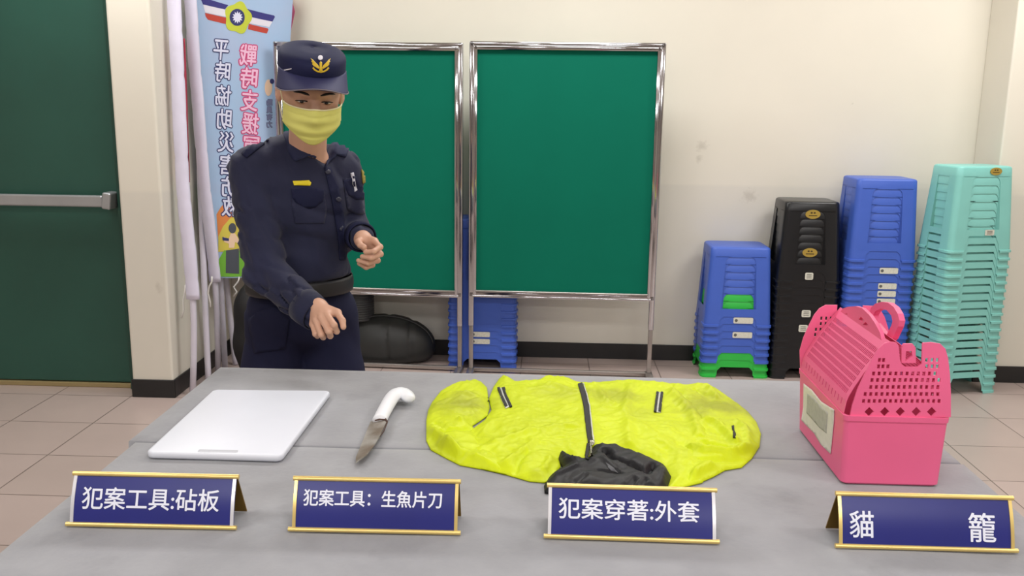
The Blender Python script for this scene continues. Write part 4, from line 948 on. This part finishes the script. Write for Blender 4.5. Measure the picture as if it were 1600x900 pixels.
hd = surf(headf, Hc-[.13, .14, .29], Hc+[.15, .26, .16], .0045)
def limbf(P):
    d = s_ell(P, c1, AX, (.13, .085, .15)); d = smin(d, s_ell(P, c2, AX, (.12, .09, .14)), .05); d = smin(d, s_ell(P, hip, AX, (.13, .09, .12)), .05)
    d = smin(d, s_cone(P, sR, sL, .035, .035), .04); d = smin(d, s_cone(P, c1+[0, 0, .1], nb, .05, .05), .04)
    for a, e, w in ((sR, eR, wR), (sL, eL, wL)):
        d = smin(d, s_cone(P, a, e, .040, .034), .02); d = smin(d, s_cone(P, e, w, .034, .026), .02)
    for a, b, k, an in ((tR0, tR1, kR, aR), (tL0, tL1, kL, aL)):
        d = smin(d, s_cone(P, a, b, .065, .065), .03); d = smin(d, s_cone(P, b, k, .065, .05), .02); d = smin(d, s_cone(P, k, an, .05, .035), .02)
    return d
lb = surf(limbf, (-1.1, 2.48, .03), (-.40, 3.15, 1.42), .012)
def handf(chains, palm, wrist):
    def fn(P):
        d = None
        for a, b, ra, rb in palm:
            g = s_cone(P, a, b, ra, rb); d = g if d is None else smin(d, g, .012)
        d = smin(d, s_cone(P, wrist[0], wrist[1], wrist[2], wrist[3]), .015)
        for ch, r in chains:
            g = None
            for i in range(len(ch)-1):
                k = s_cone(P, ch[i], ch[i+1], r*(1-.09*i), r*(1-.09*(i+1))); g = k if g is None else smin(g, k, .004)
            d = smin(d, g, .0045)
        return d
    return fn
def chain(*p): return [at(*q) for q in p]
# right hand: loose fist over the table, thumb and forefinger pinching down
wr = at(497, 481, 2.545)
chR = [(chain((511, 492, 2.492), (522, 508, 2.462), (526, 518, 2.474), (524, 512, 2.492)), .0100), (chain((502, 496, 2.490), (514, 518, 2.456), (516, 525, 2.476), (515, 518, 2.496)), .0102),
       (chain((494, 501, 2.496), (502, 523, 2.462), (505, 527, 2.484), (506, 518, 2.504)), .0098), (chain((489, 507, 2.506), (493, 522, 2.478), (496, 525, 2.496), (499, 518, 2.510)), .0090)]
thR = (chain((512, 484, 2.530), (527, 489, 2.508), (535, 501, 2.482), (536.5, 511, 2.470)), .0112)
palmR = [(wr, c[0][0]+np.array([0, .006, 0]), .020, .0125) for c in chR]+[(wr, thR[0][1], .020, .0125)]
hr = surf(handf(chR+[thR], palmR, (wr, at(480, 472, 2.60), .024, .026)), at(460, 455, 2.53)*[1, 0, 0]+[0, 2.42, .80], at(555, 520, 2.5)*[1, 0, 0]+[0, 2.62, .97], .0024)
# left hand: half closed at the waist
wl = at(567, 374, 2.765)
chL = [(chain((585, 377, 2.735), (594, 386, 2.700), (584, 393, 2.672), (571, 394, 2.680)), .0098), (chain((586, 385, 2.745), (594.5, 397, 2.712), (580, 403, 2.680), (566, 401, 2.690)), .0100),
       (chain((584, 393, 2.755), (590, 407, 2.728), (575, 411, 2.698), (560, 407, 2.704)), .0096), (chain((579, 400, 2.765), (582, 414, 2.745), (572, 418, 2.722), (561, 412, 2.724)), .0088)]
thL = (chain((564, 375, 2.745), (560, 378, 2.716), (563, 383, 2.692), (569, 386, 2.680)), .0115)
palmL = [(wl, c[0][0], .019, .0125) for c in chL]+[(wl, thL[0][0], .018, .014)]
hlft = surf(handf(chL+[thL], palmL, (wl, at(563, 366, 2.83), .023, .026)), at(540, 350, 2.75)*[1, 0, 0]+[0, 2.63, .97], at(612, 430, 2.75)*[1, 0, 0]+[0, 2.86, 1.14], .0024)
mk('body', *join(*[(a.tolist(), b.tolist()) for a, b in (hd, lb, hr, hlft)]), SKIN, off)
# hair
def hairf(Pw):
    P = (Pw-Hc)@HA.T/HS
    d = s_ell(P, (0, -.016, .030), np.eye(3), (.0855, .106, .103)); d = smax(d, P[:, 2]-.10, .01); d = smax(d, -.070-P[:, 2]+.2*np.maximum(P[:, 1]+.05, 0), .01)
    d = smax(d, P[:, 1]-.012-.35*np.maximum(P[:, 2]-.02, 0), .008)
    for s in (-1, 1): d = smax(d, .026-np.linalg.norm((P-np.array((s*.086, -.010, -.014)))*[.6, 1, .8], axis=1), .006)
    return d
mk('hair', *surf(hairf, Hc-[.12, .12, .14], Hc+[.12, .18, .12], .005), HAIR, off)
EYW = mat('eye_white', (210, 205, 198), .3); EYI = mat('dark_iris', (24, 18, 16), .2)
for s in (-1, 1):
    def ball(u, v, s=s):
        a, b = 2*math.pi*u, math.pi*v; return H(s*.032+.0125*math.sin(b)*math.cos(a), .0845+.0095*math.cos(b), -.0015+.0050*math.sin(b)*math.sin(a))
    ey = mk('eye', *grid(ball, 16, 9, 0, True), EYW, off)
    def iris(u, v, s=s):
        a, b = 2*math.pi*u, math.pi*v; return H(s*.032-.001+.0058*math.sin(b)*math.cos(a), .0912+.0040*math.cos(b), -.002+.0046*math.sin(b)*math.sin(a))
    mk('iris', *grid(iris, 12, 7, 0, True), EYI, ey)
    mk('eyelid_line', *tube([tuple(H(s*(.032+.0165*t), .0945-.010*t*t*(1 if t > 0 else .5)-.0005, .0030-.0045*t*t)) for t in np.linspace(-1, 1, 9)], .0017, 6), HAIR, ey)
    mk('eyebrow', *tube([tuple(H(s*(.014+.040*t), .0935-.012*t*t, .0215+.006*math.sin(math.pi*t*.8))) for t in np.linspace(0, 1, 9)], [.002, .0032, .0036, .0036, .0034, .003, .0026, .002, .001], 6), HAIR, off)
# face mask
def maskp(u, v):
    th_ = math.radians(lerp(-74, 74, u)); sn = abs(math.sin(th_)); z0 = -.142+.055*sn**2.2; z1 = -.014-.004*sn+.005*math.exp(-(th_/.22)**2)
    z = lerp(z0, z1, v); t = (z+.142)/.130; w = .0790*min(1, .60+.40*(t/.45)) if t < .45 else .0790; dp = .022+.093*min(1, .74+.26*math.sin(min(1, t*1.6)*math.pi/2))
    nose = .016*math.exp(-(th_/.32)**2)*min(1, max(0, (z+.085)/.04))
    pl = .0026*math.sin(t*math.pi*6.5)*(.2 < t < .82)*math.cos(th_*.8)
    return H(w*math.sin(th_)*1.02, .004+(dp+nose+pl)*math.cos(th_)**.72, z)
MKS = grid(maskp, 40, 36); mo = mk('face_mask', *shell(*MKS, .0018), MASK, off)
mk('mask_edge', *tube([tuple(np.array(maskp(u, 1.0))) for u in np.linspace(0, 1, 24)], .0022, 6), MASKW, mo)
for u in (0, 1):
    s = -1 if u == 0 else 1
    mk('ear_loop', *tube([tuple(maskp(u, .92)), tuple(H(s*.083, .005, .01)), tuple(H(s*.088, -.018, .018)), tuple(H(s*.089, -.026, -.012)), tuple(H(s*.083, -.012, -.045)), tuple(maskp(u, .25))], .0018, 6), MASKW, mo)
# cap
CAPM = mat('navy_cap_cloth', (32, 36, 72), .75, noise_amt=.1, noise_scale=9, spec=.25); CAPB = mat('navy_cap_brim', (46, 48, 92), .7, noise_amt=.05)
cz0, chh = .078, .060
def crown(a, v):
    r = (1-v**7.0)**.36; fr = .006*max(0, math.sin(a))*math.sin(math.pi*min(1, v*1.1))
    return H(.0885*r*math.cos(a), -.014+(.112*r+fr)*math.sin(a), cz0+chh*v-.004*(1-v)*math.sin(a)*0)
CR = grid(lambda u, v: crown(2*math.pi*u, min(.9999999, v)), 64, 26, 0, True)
CRN = shell(CR[0], CR[1], .002); cap = mk('cap', *CRN, CAPM, off)
CRB = bvh_of(CRN)
mk('cap_button', *grid(lambda u, v: H(.007*math.sin(math.pi*v)*math.cos(2*math.pi*u), -.014+.007*math.sin(math.pi*v)*math.sin(2*math.pi*u), cz0+chh+.0035*math.cos(math.pi*v)), 16, 8, 0, True), CAPM, cap)
def brim(u, v):
    a = math.radians(lerp(14, 166, u)); sa = math.sin(a); ext = .078*(max(0, (sa-.2)/.8))**.55
    x = .0925*math.cos(a)*(1+.06*v); y = -.014+.114*sa+ext*v
    return H(x, y, cz0+.003-v*.006-v*.055*(math.cos(a)**2)-.003*v*v)
mk('cap_brim', *shell(*(lambda g: (g[0], g[1]))(grid(brim, 44, 12)), .003), CAPB, cap)
mk('brim_piping', *tube([tuple(brim(u, 1.0)) for u in np.linspace(0.02, .98, 40)], .0016, 6), mat('grey_piping', (128, 120, 128), .7), cap)
mk('brim_seam', *tube([tuple(crown(math.radians(x), .03)*1) for x in np.linspace(12, 168, 40)], .0022, 6), NVD, cap)
EMB = mat('gold_embroidery', (222, 188, 42), .5); EMW = mat('white_embroidery', (232, 230, 240), .6)
k3 = lambda pts: [(430+x/6.923, 60+y/6.923) for x, y in pts]
wing = [(385, 222), (408, 236), (432, 262), (462, 290), (482, 318), (470, 332), (440, 314), (415, 300), (400, 280), (408, 272), (390, 254), (400, 248)]
em = mk('gold_emblem', *decal(k3([(478, 268), (492, 252), (506, 268), (503, 320), (512, 347), (492, 354), (472, 347), (481, 320)]), CRB, .0016, 1.2), EMB, cap)
for w_ in (wing, [(984-x, y) for x, y in wing[::-1]]): mk('emblem_wing', *decal(k3(w_), CRB, .0014, 1.2), EMB, em)
mk('emblem_wreath', *decal(k3(strip_px([(408, 316), (428, 340), (460, 357), (492, 363), (524, 357), (556, 340), (576, 316)], 17)), CRB, .0012, 1.2), EMB, em)
mk('emblem_disc', *decal(k3(circ(488, 216, 26, 24)), CRB, .0022, 1.5), EMW, cap)
mk('side_piping', *decal(k3([(90, 340), (178, 322), (180, 332), (92, 352)]), CRB, .0012, 2), EMW, cap)
# uniform details laid on the shirt
k4 = lambda pts: [(350+x/2.25, 180+y/2.25) for x, y in pts]
def det(n, pts, m, th=.003, step=4, par=None): return mk(n, *decal(k4(pts), SHB, th, step), m, par or off)
det('collar', [(196, 20), (250, 65), (300, 118), (318, 150), (300, 140), (252, 162), (236, 140), (212, 80)], NVC, .008)
det('collar', [(420, 68), (440, 92), (442, 112), (425, 150), (392, 140), (362, 178), (352, 186), (368, 120), (400, 90)], NVC, .008)
det('placket', [(352, 186), (372, 182), (400, 250), (420, 360), (432, 470), (425, 510), (405, 510), (398, 420), (378, 300)], NVD, .003)
pk = det('chest_pocket', [(236, 258), (300, 250), (350, 262), (360, 330), (352, 380), (250, 380), (238, 320)], NVY, .002)
det('pocket_flap', [(236, 262), (300, 252), (350, 262), (346, 302), (320, 322), (290, 328), (258, 312), (240, 290)], NVD, .004, 4, pk)
pk2 = det('chest_pocket', [(418, 225), (462, 215), (490, 262), (494, 345), (470, 350), (432, 330)], NVY, .002)
det('pocket_flap', [(418, 232), (462, 215), (490, 262), (488, 296), (462, 296), (434, 280)], NVD, .004, 4, pk2)
det('name_tape', [(241, 231), (298, 229), (306, 238), (302, 248), (246, 246)], mat('yellow_name_tape', (226, 206, 30), .6), .003, 2.5)
nt_ = det('white_name_tag', [(443, 203), (452, 201), (465, 265), (455, 269)], mat('white_tag_cloth', (206, 206, 222), .6), .005, 2)
det('tag_print', [(447, 214), (453, 213), (455, 222), (449, 223)], NVD, .0062, 1.5, nt_); det('tag_print', [(450, 232), (456, 231), (459, 246), (453, 247)], NVD, .0062, 1.5, nt_)
det('sleeve_patch', [(481, 186), (492, 190), (494, 236), (486, 240)], mat('olive_patch', (150, 138, 58), .6), .003, 2)
for p in ((362, 200), (399, 295), (412, 400)): det('button', [(p[0]+9*math.cos(t), p[1]+8*math.sin(t)) for t in np.linspace(0, 6.28, 12, endpoint=False)], mat('navy_button', (44, 46, 66), .35), .006, 2)
det('shoulder_strap', [(62, 138), (110, 96), (150, 72), (166, 84), (120, 120), (80, 152)], NVD, .005, 4)
cuff_ax = (wR-eR)/np.linalg.norm(wR-eR)
mk('cuff', *shell(*tube([tuple(wR-cuff_ax*.045), tuple(wR-cuff_ax*.02), tuple(wR+cuff_ax*.018)], [.054, .0535, .0495], 24, False), .004), NVY, off)
cl = (wL-eL)/np.linalg.norm(wL-eL); mk('cuff', *shell(*tube([tuple(wL-cl*.04), tuple(wL-cl*.01), tuple(wL+cl*.012)], [.050, .049, .046], 24, False), .004), NVD, off)
